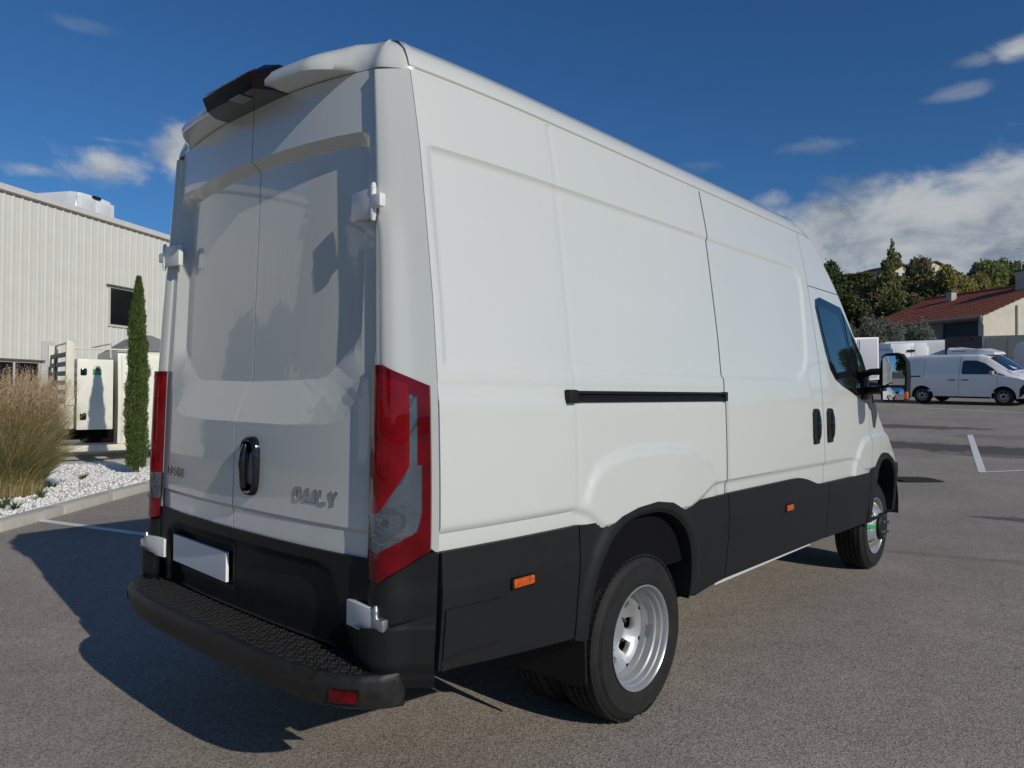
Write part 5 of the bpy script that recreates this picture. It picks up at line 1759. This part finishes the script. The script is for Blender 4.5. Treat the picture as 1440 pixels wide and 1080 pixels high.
def box_truck(root):
    SHADED_D = mat('truck_door_shaded', (.42, .43, .46), .5)  # shadow side of the white truck, the shade put into the colour
    mb = MB(); mb.box((-.9, 0, 1.75), (3.6, 2.1, 2.0), bev=.03); mb.build('cargo_box', PAINT2, root)
    for s in (1, -1):
        mb = MB(); mb.box((-2.715, s * .50, 1.76), (.02, .92, 1.84), bev=.004); d = mb.build('rear_door', SHADED_D, root)
        mb = MB(); mb.tube([(-2.74, s * .12, .9), (-2.74, s * .12, 2.6)], .016, 8); mb.build('lock_bar', STEEL, d)
        mb = MB(); mb.box((-.9, s * 1.052, 1.75), (3.4, .012, 1.8), bev=.0); mb.build('side_panel', mat('truck_side_shaded', (.40, .41, .44), .5), root, 0)  # flanks toned grey for shade like the doors
    S = Shell([(.95, .45, 1.1, 1.95, .92, .95, .82, .1), (1.6, .45, 1.1, 1.98, .92, .95, .82, .1), (2.1, .45, 1.1, 1.5, .92, .95, .8, .1), (2.5, .45, 1.0, 1.15, .9, .92, .75, .08), (2.9, .5, .85, 1.0, .8, .8, .6, .08)])
    S.build('cab', PAINT2, root)
    for s in (1, -1): S.patch('cab_window', [(1.1, 1.2), (1.1, 1.75), (1.6, 1.75), (2.05, 1.25)], TYPEG, root, s)
    mb = MB(); mb.box((.2, 0, .62), (5.0, .9, .2)); mb.build('chassis', DARK, root, 0)
    mb = MB(); mb.box((1.25, 0, 2.45), (.55, 1.5, .45), bev=.08); mb.build('cooling_unit', PAINT2, root)
    wheels_for(root, (-1.7, 2.0), .93, .34)
bt = place('box_truck', 'small white refrigerated box truck with shade-toned grey doors seen just past the cab', 1152, 33.5, -.18, .98, 'truck')
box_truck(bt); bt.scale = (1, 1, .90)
# dark grey van with a ribbed cargo body
gv = place('box_truck', 'dark grey box truck parked below the house gable', 1392, 36.5, .94, .34, 'truck')
DG = mat('dark_grey_body', (.035, .04, .044), .5)
mb = MB(); mb.box((-.3, 0, 1.75), (3.0, 2.0, 1.35), bev=.03); mb.build('cargo_box', DG, gv)
for s in (1, -1):
    mb = MB(); mb.box((-1.0, s * 1.006, 1.78), (1.2, .014, 1.1)); mb.box((.5, s * 1.006, 1.78), (1.2, .014, 1.1)); mb.build('side_panel', mat('grey_panel', (.045, .05, .056), .5), gv, 0)
mb = MB(); mb.box((-1.82, 0, 2.30), (.06, .9, .12)); mb.build('marker_lamp', RED_OUT, gv, 0)
mb = MB(); mb.box((.2, 0, .75), (4.6, .9, .25)); mb.build('chassis', DARK, gv, 0)
S = Shell([(1.3, .45, 1.1, 2.0, .92, .95, .82, .1), (1.9, .45, 1.1, 2.0, .92, .95, .82, .1), (2.4, .45, 1.1, 1.5, .92, .95, .8, .1), (2.8, .5, .9, 1.1, .85, .85, .7, .08)])
S.build('cab', PAINT2, gv)
for s in (1, -1): S.patch('cab_window', [(1.4, 1.2), (1.4, 1.8), (1.9, 1.8), (2.3, 1.25)], TYPEG, gv, s)
wheels_for(gv, (-1.3, 2.1), .93, .34)

# ---- dropside truck by the warehouse
hx_ = Vector(RIGHT * .77 + FWD * .64); hx_.z = 0; hx_.normalize()
nearp = at(98, 13.0)
TR = Matrix.Rotation(math.atan2(hx_.y, hx_.x), 3, 'Z')
org = nearp + TR @ Vector((0, 1.02, 0)); org.z = 0
tr = thing('dropside_truck', 'old cream dropside truck with slatted headboard and tool cabinet beside the warehouse', 'truck', org, None, False, TR)
CREAM = mat('cream_paint', (.74, .71, .59), .5, dirt=(.60, .54, .41), vscale=3.5, coat=.15)
CREAM2 = mat('cream_cabinet', (.78, .77, .66), .42, dirt=(.70, .67, .55), vscale=2.5, coat=.2)
WOOD = mat('weathered_wood', (.30, .18, .08), .8, var=.3, vscale=12)
mb = MB(); mb.box((-1.6, 0, .60), (3.2, 2.0, .12)); mb.build('bed', mat('bed_dark', (.10, .09, .08), .8), tr, 0)
for s in (1, -1):
    for k in range(3):
        mb = MB(); mb.box((-1.62, s * 1.005, .715 + .128 * k), (3.16, .03, .118), bev=.008); mb.build('side_board', CREAM, tr)
    mb = MB(); mb.box((.0, s * 1.01, 1.42), (.13, .07, 1.56), bev=.01); mb.build('post', CREAM, tr)
    mb = MB(); mb.box((.0, s * 1.055, 1.12), (.15, .03, .12), bev=.01); mb.build('post_bracket', CREAM, tr)
    mb = MB(); mb.tube([(-.18, s * 1.03, .98), (-.25, s * 1.04, .90), (-.25, s * 1.04, .72)], .014, 6); mb.build('latch', STEEL, tr)
for k in range(6):
    mb = MB(); mb.box((-.02, 0, 1.12 + .17 * k), (.03, 1.92, .085), bev=.004); mb.build('headboard_slat', mat('slat_grey', (.10, .10, .105), .6) if k else CREAM, tr)
mb = MB(); mb.box((-.02, .35, 1.55), (.05, .06, 1.1)); mb.build('headboard_upright', mat('slat_grey'), tr, 0)
mb = MB(); mb.box((-.22, -.6, 1.12), (.12, .12, .32)); mb.build('wooden_block', WOOD, tr, 0)
mb = MB(); mb.box((-1.4, .1, .80), (2.4, 1.4, .22)); mb.build('load', mat('load_grey', (.18, .18, .19), .8), tr, 0)
mb = MB(); mb.tube([(.06, -.98, 2.02), (.06, -.98, 2.20), (.06, .98, 2.20), (.06, .98, 2.02)], .018, 8); mb.tube([(.06, -.98, 2.08), (1.2, -.98, 2.08), (1.2, .98, 2.18)], .016, 8); mb.tube([(1.2, -.98, 1.9), (1.2, -.98, 2.18), (1.2, .98, 2.18)], .02, 8); mb.tube([(.65, -.98, 1.92), (.65, -.98, 2.18), (.65, .98, 2.18)], .014, 8)
mb.build('ladder_rack', CREAM, tr)
mb = MB(); mb.box((.405, -.52, 1.255), (.58, .96, 1.27), bev=.015); cab_ = mb.build('tool_cabinet', CREAM2, tr)
mb = MB(); mb.box((.405, -1.004, 1.255), (.53, .012, 1.20), bev=.004); dd_ = mb.build('cabinet_door', CREAM2, cab_)
for z in (1.66, .86):
    mb = MB(); mb.box((.215, -1.018, z), (.10, .02, .12), bev=.02); mb.build('door_latch', mat('gloss_black'), dd_)
mb = MB(); mb.box((.43, -1.0125, 1.66), (.14, .005, .11)); stk = mb.build('sticker', GREEN, dd_, 0)
mb = MB(); mb.box((.43, -1.0125, 1.755), (.14, .005, .08)); mb.build('sticker', mat('sticker_white', (.75, .75, .72), .5), dd_, 0)
mb = MB(); mb.lathe([(0, .0005), (0, .035)], (.44, -1.0165, 1.70), (0, -1, 0), 16); mb.build('sticker', mat('sticker_red', (.5, .03, .02), .5), dd_, 0)
S = Shell([(.78, .30, 1.1, 2.06, .97, 1.0, .92, .08), (2.2, .30, 1.1, 2.08, .97, 1.0, .90, .1), (2.75, .35, 1.1, 1.6, .95, .98, .82, .1), (3.05, .42, .95, 1.15, .85, .85, .7, .08)])
cb = S.build('cab', CREAM2, tr)
for s in (1, -1):
    S.patch('cab_window', [(1.75, 1.18), (1.75, 1.82), (2.3, 1.80), (2.65, 1.25)], TYPEG, tr, s)
    S.line('door_gap', [(1.02, .5), (1.02, 1.95)], GAP, tr, s, .012)
    S.line('edge_trim', [(.85, .34), (.85, 1.98)], CREAM, tr, s, .03, .012)
    arc = [(2.25 + .40 * math.cos(t_), .34 + .42 * math.sin(t_)) for t_ in np.linspace(0, math.pi, 20)]
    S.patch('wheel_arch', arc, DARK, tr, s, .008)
mb = MB(); mb.prism([(.80, 2.06), (2.10, 2.09), (1.36, 2.38), (1.26, 2.38)], lambda a, z: (a, -.85, z), lambda a, z: (a, .85, z)); mb.build('wind_deflector', mat('deflector_grey', (.16, .165, .17), .5), tr, 20)
mb = MB(); mb.box((.70, -.98, .285), (1.9, .05, .11), bev=.01); mb.build('side_guard', CREAM, tr)
mb = MB(); mb.box((.4, .2, .50), (5.0, .9, .2)); mb.box((.75, -.4, .48), (.9, .5, .26), bev=.04); mb.build('chassis', DARK, tr, 0)
mb = MB(); mb.box((-.28, -.90, .60), (.06, .34, .22)); mb.build('mud_guard', DARK, tr, 0)
wheels_for(tr, (-.75, 2.25), .86, .33)

# ================================================================== HOUSE
HD = Vector(RIGHT * -.27 + FWD * .96); HD.z = 0; HD.normalize()     # along the eaves, away from the camera
HG = Vector(RIGHT * .96 + FWD * .27); HG.z = 0; HG.normalize()      # along the gable, to the right
hc = at(1382, 43.7); EZ = 6.25
hz0 = 1.9
house = thing('house', 'low cream house with a red tiled roof and dark garage openings', 'house', (hc.x, hc.y, hz0))
def hp(l, w, z): v = HD * l + HG * w; return (v.x, v.y, z - hz0)
HL, HWID, RISE = 9.2, 11.0, 2.15
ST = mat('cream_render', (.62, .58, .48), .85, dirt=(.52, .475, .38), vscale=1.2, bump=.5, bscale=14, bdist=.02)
STW = mat('shaded_render', (.20, .185, .165), .9, var=.2, vscale=2)  # cream wall under the eaves, its shade put into the colour
# gable wall (towards the yard), side wall under the eaves with openings
mb = MB(); mb.prism([(0, hz0 - 1), (HWID, hz0 - 1), (HWID, EZ), (HWID / 2, EZ + RISE), (0, EZ)], lambda w, z: hp(0, w, z), lambda w, z: hp(.28, w, z)); mb.build('gable_wall', ST, house, 0)
mb = MB(); mb.prism([(0, hz0 - 1), (HWID, hz0 - 1), (HWID, EZ), (HWID / 2, EZ + RISE), (0, EZ)], lambda w, z: hp(HL - .28, w, z), lambda w, z: hp(HL, w, z)); mb.build('gable_wall', ST, house, 0)
def eave_wall(w0, name):
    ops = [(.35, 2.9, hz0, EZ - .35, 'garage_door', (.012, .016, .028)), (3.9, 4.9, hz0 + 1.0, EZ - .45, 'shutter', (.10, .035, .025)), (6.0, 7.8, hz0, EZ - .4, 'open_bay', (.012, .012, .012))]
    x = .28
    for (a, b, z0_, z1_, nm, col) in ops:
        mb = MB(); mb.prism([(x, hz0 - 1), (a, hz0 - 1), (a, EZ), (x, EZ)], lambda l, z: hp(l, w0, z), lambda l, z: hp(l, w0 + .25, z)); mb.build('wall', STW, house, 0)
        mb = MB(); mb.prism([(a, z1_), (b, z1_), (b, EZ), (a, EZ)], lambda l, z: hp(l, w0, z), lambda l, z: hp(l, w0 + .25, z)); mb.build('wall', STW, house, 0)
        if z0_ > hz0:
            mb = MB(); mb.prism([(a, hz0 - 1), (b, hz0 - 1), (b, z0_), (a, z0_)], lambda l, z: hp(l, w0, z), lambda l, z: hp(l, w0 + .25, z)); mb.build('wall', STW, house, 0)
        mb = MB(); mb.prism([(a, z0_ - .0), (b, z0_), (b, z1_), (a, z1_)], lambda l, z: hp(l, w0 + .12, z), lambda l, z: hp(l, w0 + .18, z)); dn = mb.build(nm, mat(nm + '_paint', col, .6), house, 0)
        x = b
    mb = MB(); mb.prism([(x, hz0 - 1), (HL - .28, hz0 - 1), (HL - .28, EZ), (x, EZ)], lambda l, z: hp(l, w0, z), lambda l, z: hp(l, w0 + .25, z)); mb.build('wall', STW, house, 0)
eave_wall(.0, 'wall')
mb = MB(); mb.prism([(.28, hz0 - 1), (HL - .28, hz0 - 1), (HL - .28, EZ), (.28, EZ)], lambda l, z: hp(l, HWID - .25, z), lambda l, z: hp(l, HWID, z)); mb.build('wall', ST, house, 0)
# roof of barrel tiles: real waves and courses
TILE = mat('red_roof_tile', (.30, .085, .042), .8, dirt=(.19, .055, .032), vscale=4.5, bump=.3, bscale=40)
def roof_slope(wa, wb, za, zb_):
    nl = int((HL + .9) / .055); ncourse = 15
    ls = np.linspace(-.45, HL + .45, nl)
    wave = .035 * np.abs(np.sin(np.pi * ls / .22)) ** .7
    rows = []
    for c in range(ncourse):
        for f, dz in ((0.0, .05), (.999, .012)):
            t_ = (c + f) / ncourse
            w = wa + (wb - wa) * t_; z = za + (zb_ - za) * t_
            rows.append([hp(l, w, z + dz + wv) for l, wv in zip(ls, wave + rng.uniform(-.004, .004, nl))])
    mb = MB(); mb.grid(rows); return mb.build('roof', TILE, house, 50)
ov = .55; sl = RISE / (HWID / 2)
roof_slope(-ov, HWID / 2, EZ - ov * sl, EZ + RISE)
roof_slope(HWID + ov, HWID / 2, EZ - ov * sl, EZ + RISE)
mb = MB(); mb.tube([hp(l, HWID / 2, EZ + RISE + .05) for l in np.linspace(-.45, HL + .45, 20)], .13, 10); mb.build('ridge_tiles', TILE, house)
mb = MB(); mb.tube([hp(-.45, -ov - .06, EZ - ov * sl - .02), hp(HL + .45, -ov - .06, EZ - ov * sl - .02)], .075, 8); mb.tube([hp(-.3, -ov - .06, EZ - ov * sl - .05), hp(-.10, -.10, EZ - .75), hp(-.08, -.08, hz0)], .05, 8); mb.build('gutter', mat('gutter_grey', (.25, .25, .25), .5), house)
mb = MB(); mb.tube([hp(-.08, 2.55, EZ + .62), hp(-.08, 2.6, hz0)], .05, 8); mb.tube([hp(-.10, 2.55, EZ - 1.2), hp(-.10, 1.9, EZ - 1.75)], .04, 6); mb.build('downpipe', mat('pipe_grey', (.40, .40, .40), .5), house)
def chimney(l, w, zb_, zt_, s_):
    mb = MB(); mb.prism([(-s_, -s_), (s_, -s_), (s_, s_), (-s_, s_)], lambda a, b: hp(l + a, w + b, zb_), lambda a, b: hp(l + a, w + b, zt_)); c = mb.build('chimney', mat('chimney_render', (.48, .42, .34), .9, var=.15, vscale=3), house, 0)
    mb = MB(); mb.prism([(-s_ - .06, -s_ - .06), (s_ + .06, -s_ - .06), (s_ + .06, s_ + .06), (-s_ - .06, s_ + .06)], lambda a, b: hp(l + a, w + b, zt_), lambda a, b: hp(l + a, w + b, zt_ + .12)); mb.build('chimney_cap', mat('cap_dark', (.10, .09, .085), .8), c, 0)
    return c
chimney(6.2, 4.2, EZ + 1.3, EZ + 2.25, .22)
cm = chimney(1.2, 4.9, EZ + 1.6, EZ + 2.95, .45)
mb = MB(); mb.lathe([(0, .16), (.30, .13)], hp(1.2, 4.75, EZ + 3.07), (0, 0, 1), 14); mb.lathe([(0, .14), (.24, .12)], hp(1.2, 5.15, EZ + 3.07), (0, 0, 1), 14); mb.build('chimney_pot', TILE, cm)
mb = MB(); q = hp(1.2, 4.4, EZ + 3.0); mb.tube([q, (q[0], q[1], q[2] + 1.4)], .02, 6)
for z, w in ((1.35, .45), (1.15, .35), (.95, .30)): mb.tube([(q[0] - HG.x * w, q[1] - HG.y * w, q[2] + z), (q[0] + HG.x * w, q[1] + HG.y * w, q[2] + z)], .012, 5)
mb.build('aerial', STEEL, house)

# ================================================================== HILL, HEDGE AND TREES
def hill_z(x, y):
    # distance behind the house, measured along the view
    d = (x - CAM.x) * FWD.x + (y - CAM.y) * FWD.y
    r = (x - CAM.x) * RIGHT.x + (y - CAM.y) * RIGHT.y
    h = 25.0 * sstep(58, 165, d) * (1 - .55 * sstep(40, 130, r)) * (1 - .75 * sstep(15, -60, r))
    return 2.6 + h + .8 * np.sin(x * .11) * np.cos(y * .09) * sstep(60, 90, d)
DD, RR_ = np.meshgrid(np.linspace(56, 330, 70), np.linspace(-160, 260, 90))
HX = CAM.x + FWD.x * DD + RIGHT.x * RR_; HY = CAM.y + FWD.y * DD + RIGHT.y * RR_
HZ = hill_z(HX, HY); HZ[:, 0] = 0.5
hill = grid_obj('hill', np.stack([HX, HY, HZ], -1), mat('hill_scrub', (.075, .075, .03), .95, dirt=(.17, .13, .07), vscale=.09), smooth=60)
hill['kind'] = 'structure'


def tree_variant(seed, h, cr, kind):
    r = np.random.default_rng(seed)
    blobs = []; limbs = []
    if kind == 'round':
        for k in range(22):
            d = r.normal(size=3); d /= np.linalg.norm(d); q = r.uniform(.45, 1.0)
            c = (cr * .66 * d[0] * q, cr * .66 * d[1] * q, h * (.56 + .31 * d[2] * q))
            blobs.append((c, (cr * r.uniform(.24, .40), cr * r.uniform(.24, .40), h * r.uniform(.07, .13)))); limbs.append(c)
    elif kind == 'tall':
        for k in range(22):
            a = r.uniform(0, 6.283); f = k / 21; w = cr * np.interp(f, [0, .25, .6, .82, .95, 1], [.75, 1.0, .85, .62, .42, .25]) * r.uniform(.8, 1.2)
            c = (w * .55 * math.cos(a), w * .55 * math.sin(a), h * (.10 + .88 * f))
            blobs.append((c, (w * .55, w * .55, h * r.uniform(.05, .085)))); limbs.append(c)
    else:
        for k in range(18):
            a = r.uniform(0, 6.283); rad = cr * math.sqrt(r.uniform(0, 1)) * .8
            c = (rad * math.cos(a), rad * math.sin(a), h * r.uniform(.35, .82)); blobs.append((c, (cr * .33, cr * .33, h * r.uniform(.18, .3)))); limbs.append(c)
    n = {'round': 17000, 'tall': 13000, 'bush': 10000}[kind]
    C = blob_points(n, blobs, r, .35)
    C = C[C[:, 2] > .05 * h]
    V, F = leaf_cards(C, {'round': .21, 'tall': .19, 'bush': .15}[kind], r, aspect=1.5 if kind != 'bush' else 3.2)
    mb = MB(); mb.tube([(0, 0, -.6), (r.normal(0, .08), r.normal(0, .08), h * .35), (0, 0, h * .72)], [h * .028, h * .02, h * .006], 8)
    for c in limbs[:9]:
        z0 = h * r.uniform(.14, .4); mb.tube([(0, 0, z0), (c[0] * .5, c[1] * .5, (z0 + c[2]) / 2 + .1), c], [h * .010, h * .007, h * .003], 6)
    return V, F, mb


LEAF = {
    'dark': random_mat('dark_foliage', [(.055, .075, .028), (.090, .115, .042), (.135, .155, .058), (.07, .09, .034)], .75, .3),
    'olive': random_mat('olive_foliage', [(.11, .12, .08), (.17, .18, .13), (.24, .25, .19), (.14, .15, .105)], .7, .2),
    'mid': random_mat('mid_foliage', [(.12, .14, .05), (.19, .21, .075), (.26, .27, .10), (.14, .165, .06)], .75, .35),
    'autumn': random_mat('autumn_foliage', [(.19, .18, .06), (.31, .28, .085), (.40, .33, .11), (.24, .22, .07)], .75, .4),
    'brown': random_mat('brown_foliage', [(.14, .13, .065), (.21, .19, .095), (.28, .23, .125), (.12, .125, .058)], .8, .3),
}
PROTO = {}


def tree(kind, variant, leaf, h, cr, loc, rz, name, label, group, cat='tree'):
    key = (kind, variant, leaf)
    t = thing(name, label, cat, loc, group)
    t.rotation_euler = (0, 0, rz)
    if key not in PROTO:
        V, F, mb = tree_variant(100 + variant, 10.0, 3.2 if kind == 'round' else (2.0 if kind == 'tall' else 4.0), kind)
        c = quads_obj('crown', V, F, LEAF[leaf], t); k = mb.build('trunk', BARK, t)
        PROTO[key] = (c, k)
    else:
        for src in PROTO[key]:
            o = src.copy(); COL.objects.link(o); o.parent = t
    ref = 3.2 if kind == 'round' else (2.0 if kind == 'tall' else 4.0)
    t.scale = (cr / ref, cr / ref, h / 10.0)
    return t


def tz(px, d):
    p = at(px, d)
    dd = (p.x - CAM.x) * FWD.x + (p.y - CAM.y) * FWD.y
    return Vector((p.x, p.y, float(hill_z(p.x, p.y)) - .3 if dd > 57 else float(GY(0, p.y)) - .15))


def top_tree(kind, variant, leaf, px, d, ytop, wpx, name, label, group):
    """height chosen so that the crown reaches photo row ytop"""
    p = tz(px, d)
    hy_ = 550.8 + (px - 720) * .0085
    ztop_ = CAM.z + (hy_ - ytop) * d / 1033.0
    h = max(1.2, ztop_ - p.z) * (1.10 if kind == 'round' else 1.0); cr = wpx / 2 * d / 1033.0 * (1.9 if kind == 'round' else 1.15)
    return tree(kind, variant, leaf, h, cr, p, (px * 13 % 628) / 100.0, name, label, group)


G1 = 'trees on the hillside'
# leftmost dark wood, next to the cab
top_tree('round', 1, 'dark', 1150, 62, 356, 62, 'broadleaf_tree', 'dark tree rising beside the van cab, highest at the left of the wood', G1)
top_tree('round', 2, 'dark', 1190, 66, 374, 66, 'broadleaf_tree', 'dark bushy tree left of the poplar, in front of the hill', G1)
top_tree('round', 3, 'brown', 1214, 60, 398, 50, 'broadleaf_tree', 'brownish tree close to the left side of the poplar', G1)
top_tree('round', 4, 'dark', 1172, 58, 400, 56, 'broadleaf_tree', 'low dark tree just right of the cab edge', G1)
top_tree('tall', 5, 'mid', 1253, 58, 347, 46, 'poplar_tree', 'tall narrow tree standing above the others near the hilltop houses', None)
top_tree('round', 6, 'brown', 1284, 66, 371, 52, 'broadleaf_tree', 'grey-brown tree right of the poplar in front of the hilltop house', G1)
top_tree('round', 2, 'mid', 1318, 64, 384, 48, 'broadleaf_tree', 'green tree behind the small chimney', G1)
top_tree('round', 7, 'autumn', 1344, 62, 366, 46, 'broadleaf_tree', 'yellowing tree behind the middle of the tiled roof', G1)
top_tree('round', 1, 'autumn', 1366, 68, 378, 40, 'broadleaf_tree', 'smaller yellowing tree right of the tallest yellowing one', G1)
top_tree('round', 8, 'mid', 1388, 70, 358, 46, 'broadleaf_tree', 'airy green tree left of the big chimney', G1)
top_tree('round', 9, 'mid', 1416, 74, 362, 40, 'broadleaf_tree', 'airy green tree directly behind the big chimney', G1)
top_tree('round', 3, 'mid', 1452, 72, 372, 44, 'broadleaf_tree', 'green tree at the right edge behind the house', G1)
top_tree('round', 6, 'brown', 1232, 74, 402, 56, 'broadleaf_tree', 'brown scrubby tree below the left hilltop house', G1)
top_tree('round', 9, 'dark', 1268, 56, 420, 54, 'broadleaf_tree', 'dark low tree at the foot of the poplar', G1)
top_tree('round', 7, 'brown', 1300, 60, 408, 54, 'broadleaf_tree', 'brown low tree behind the left end of the roof', G1)
top_tree('round', 4, 'mid', 1338, 72, 398, 60, 'broadleaf_tree', 'green low tree behind the roof ridge', G1)
top_tree('round', 8, 'dark', 1124, 64, 372, 64, 'broadleaf_tree', 'dark tree mostly hidden behind the van cab', G1)
top_tree('round', 5, 'dark', 1206, 84, 392, 60, 'broadleaf_tree', 'dark tree higher on the slope left of the poplar', G1)
for k, (px, d, yt, w) in enumerate([(1160, 96, 388, 70), (1228, 110, 392, 60), (1300, 105, 392, 60), (1330, 100, 388, 60), (1385, 110, 385, 70), (1440, 104, 388, 70), (1262, 120, 388, 46), (1100, 100, 392, 80), (1195, 124, 384, 50), (1350, 126, 386, 60)]):
    top_tree('round', 1 + k % 9, ('brown', 'dark', 'mid')[k % 3], px, d, yt, w, 'hillside_tree', ['distant brown tree on the slope just right of the cab roof', 'distant dark tree left of the left hilltop house', 'distant green tree right of the right hilltop house', 'distant brown tree on the slope above the small chimney', 'distant dark tree on the slope behind the airy green tree', 'distant green tree on the slope at the right edge', 'distant brown tree between the two hilltop houses', 'distant dark tree hidden behind the cab', 'distant green tree left of the poplar below the skyline', 'distant brown tree on the skyline behind the yellowing trees'][k], 'distant trees high on the hillside')
# olives above the parked fleet
for k, (px, d, yt, w) in enumerate([(1205, 41, 458, 54), (1240, 40, 442, 62), (1272, 42, 448, 62), (1298, 41, 455, 50)]):
    top_tree('bush', 20 + k % 2, 'olive', px, d, yt, w, 'olive_tree', ['grey-green olive at the left end of the row behind the box truck', 'tallest grey-green olive of the row', 'grey-green olive in the middle right of the row', 'grey-green olive nearest the garage openings'][k], 'olives behind the parked vans')

# houses on the hilltop
def far_house(px, d, w, hgt, depth, label, base_y):
    p = at(px, d); hy_ = 550.8 + (px - 720) * .0085
    zb_ = CAM.z + (hy_ - base_y) * d / 1033.0
    t = thing('hilltop_house', label, 'house', (p.x, p.y, zb_ - 2.5), 'houses on the hilltop')
    a = math.atan2(RIGHT.y, RIGHT.x) + .35; t.rotation_euler = (0, 0, a)
    W2, D2 = w / 2, depth / 2; h = hgt + 2.5
    mb = MB(); mb.prism([(-W2, 0), (W2, 0), (W2, h), (0, h + w * .14), (-W2, h)], lambda x, z: (x, -D2, z), lambda x, z: (x, D2, z)); mb.build('wall', mat('far_cream_wall', (.62, .55, .42), .9), t, 0)
    mb = MB(); mb.prism([(-W2 - .5, h - .05), (0, h + w * .14 + .12), (W2 + .5, h - .05), (W2 + .5, h + .18), (0, h + w * .14 + .38), (-W2 - .5, h + .18)], lambda x, z: (x, -D2 - .5, z), lambda x, z: (x, D2 + .5, z)); mb.build('roof', mat('far_roof', (.12, .085, .065), .9), t, 0)
    for x in (-W2 * .5, W2 * .4):
        mb = MB(); mb.box((x, -D2 - .02, h - 1.5), (1.0, .08, 1.2)); mb.build('window', mat('gloss_black'), t, 0)
far_house(1246, 150, 4.4, 1.5, 7, 'pale hilltop house left of the poplar', 391)
far_house(1290, 152, 5.0, 1.6, 8, 'pale hilltop house right of the poplar behind a tree', 389)

# what the van's doors, mirrors and cab window look back at: trees outside the frame
for (x, y, h, kind, var, leaf, cr, lb) in [
        (-9.5, -8.6, 7.5, 'round', 1, 'dark', 2.4, 'tree out of frame by the near warehouse end, mirrored in the left door'),
        (-6.6, -9.8, 6.2, 'round', 2, 'mid', 2.2, 'tree out of frame behind the photographer, mirrored in the right rear door'),
        (-3.6, -12.5, 8.0, 'round', 3, 'dark', 2.8, 'taller tree out of frame behind the photographer, mirrored near the door handle'),
        (2.6, -17.0, 8.0, 'round', 4, 'dark', 3.0, 'tree out of frame far behind the van, mirrored in the door mirror'),
        (20.0, 92.0, 14.0, 'tall', 5, 'mid', 2.8, 'narrow tree out of frame to the right, mirrored in the cab window'),
        (26.5, 99.0, 13.0, 'round', 8, 'dark', 5.2, 'broad tree out of frame to the right, mirrored in the cab window'),
        (15.0, 101.0, 11.0, 'round', 3, 'mid', 5.0, 'green tree out of frame beyond the house, mirrored low in the cab window')]:
    tree(kind, var, leaf, h, cr, (x, y, float(GY(0, y)) - .1), x, 'broadleaf_tree', lb, 'trees outside the frame')

# low wooded ridge closing the horizon on the sides the photograph only mirrors
aa, rr_ = np.meshgrid(np.radians(np.linspace(-165, 48, 120)), np.linspace(150, 330, 14))
zr_ = (rr_ - 150) / 180
hz_ = -.6 + 15 * np.sin(np.clip(zr_, 0, 1) * math.pi * .5) * (.75 + .25 * np.sin(aa * 9) * np.cos(aa * 4 + 1)) + GH(0, np.minimum(rr_ * np.sin(aa), 62.0))
rdg = grid_obj('hill', np.stack([rr_ * np.cos(aa), rr_ * np.sin(aa), hz_], -1), mat('ridge_wood', (.060, .070, .035), .95, dirt=(.035, .045, .02), vscale=.15), smooth=60)
rdg['kind'] = 'structure'
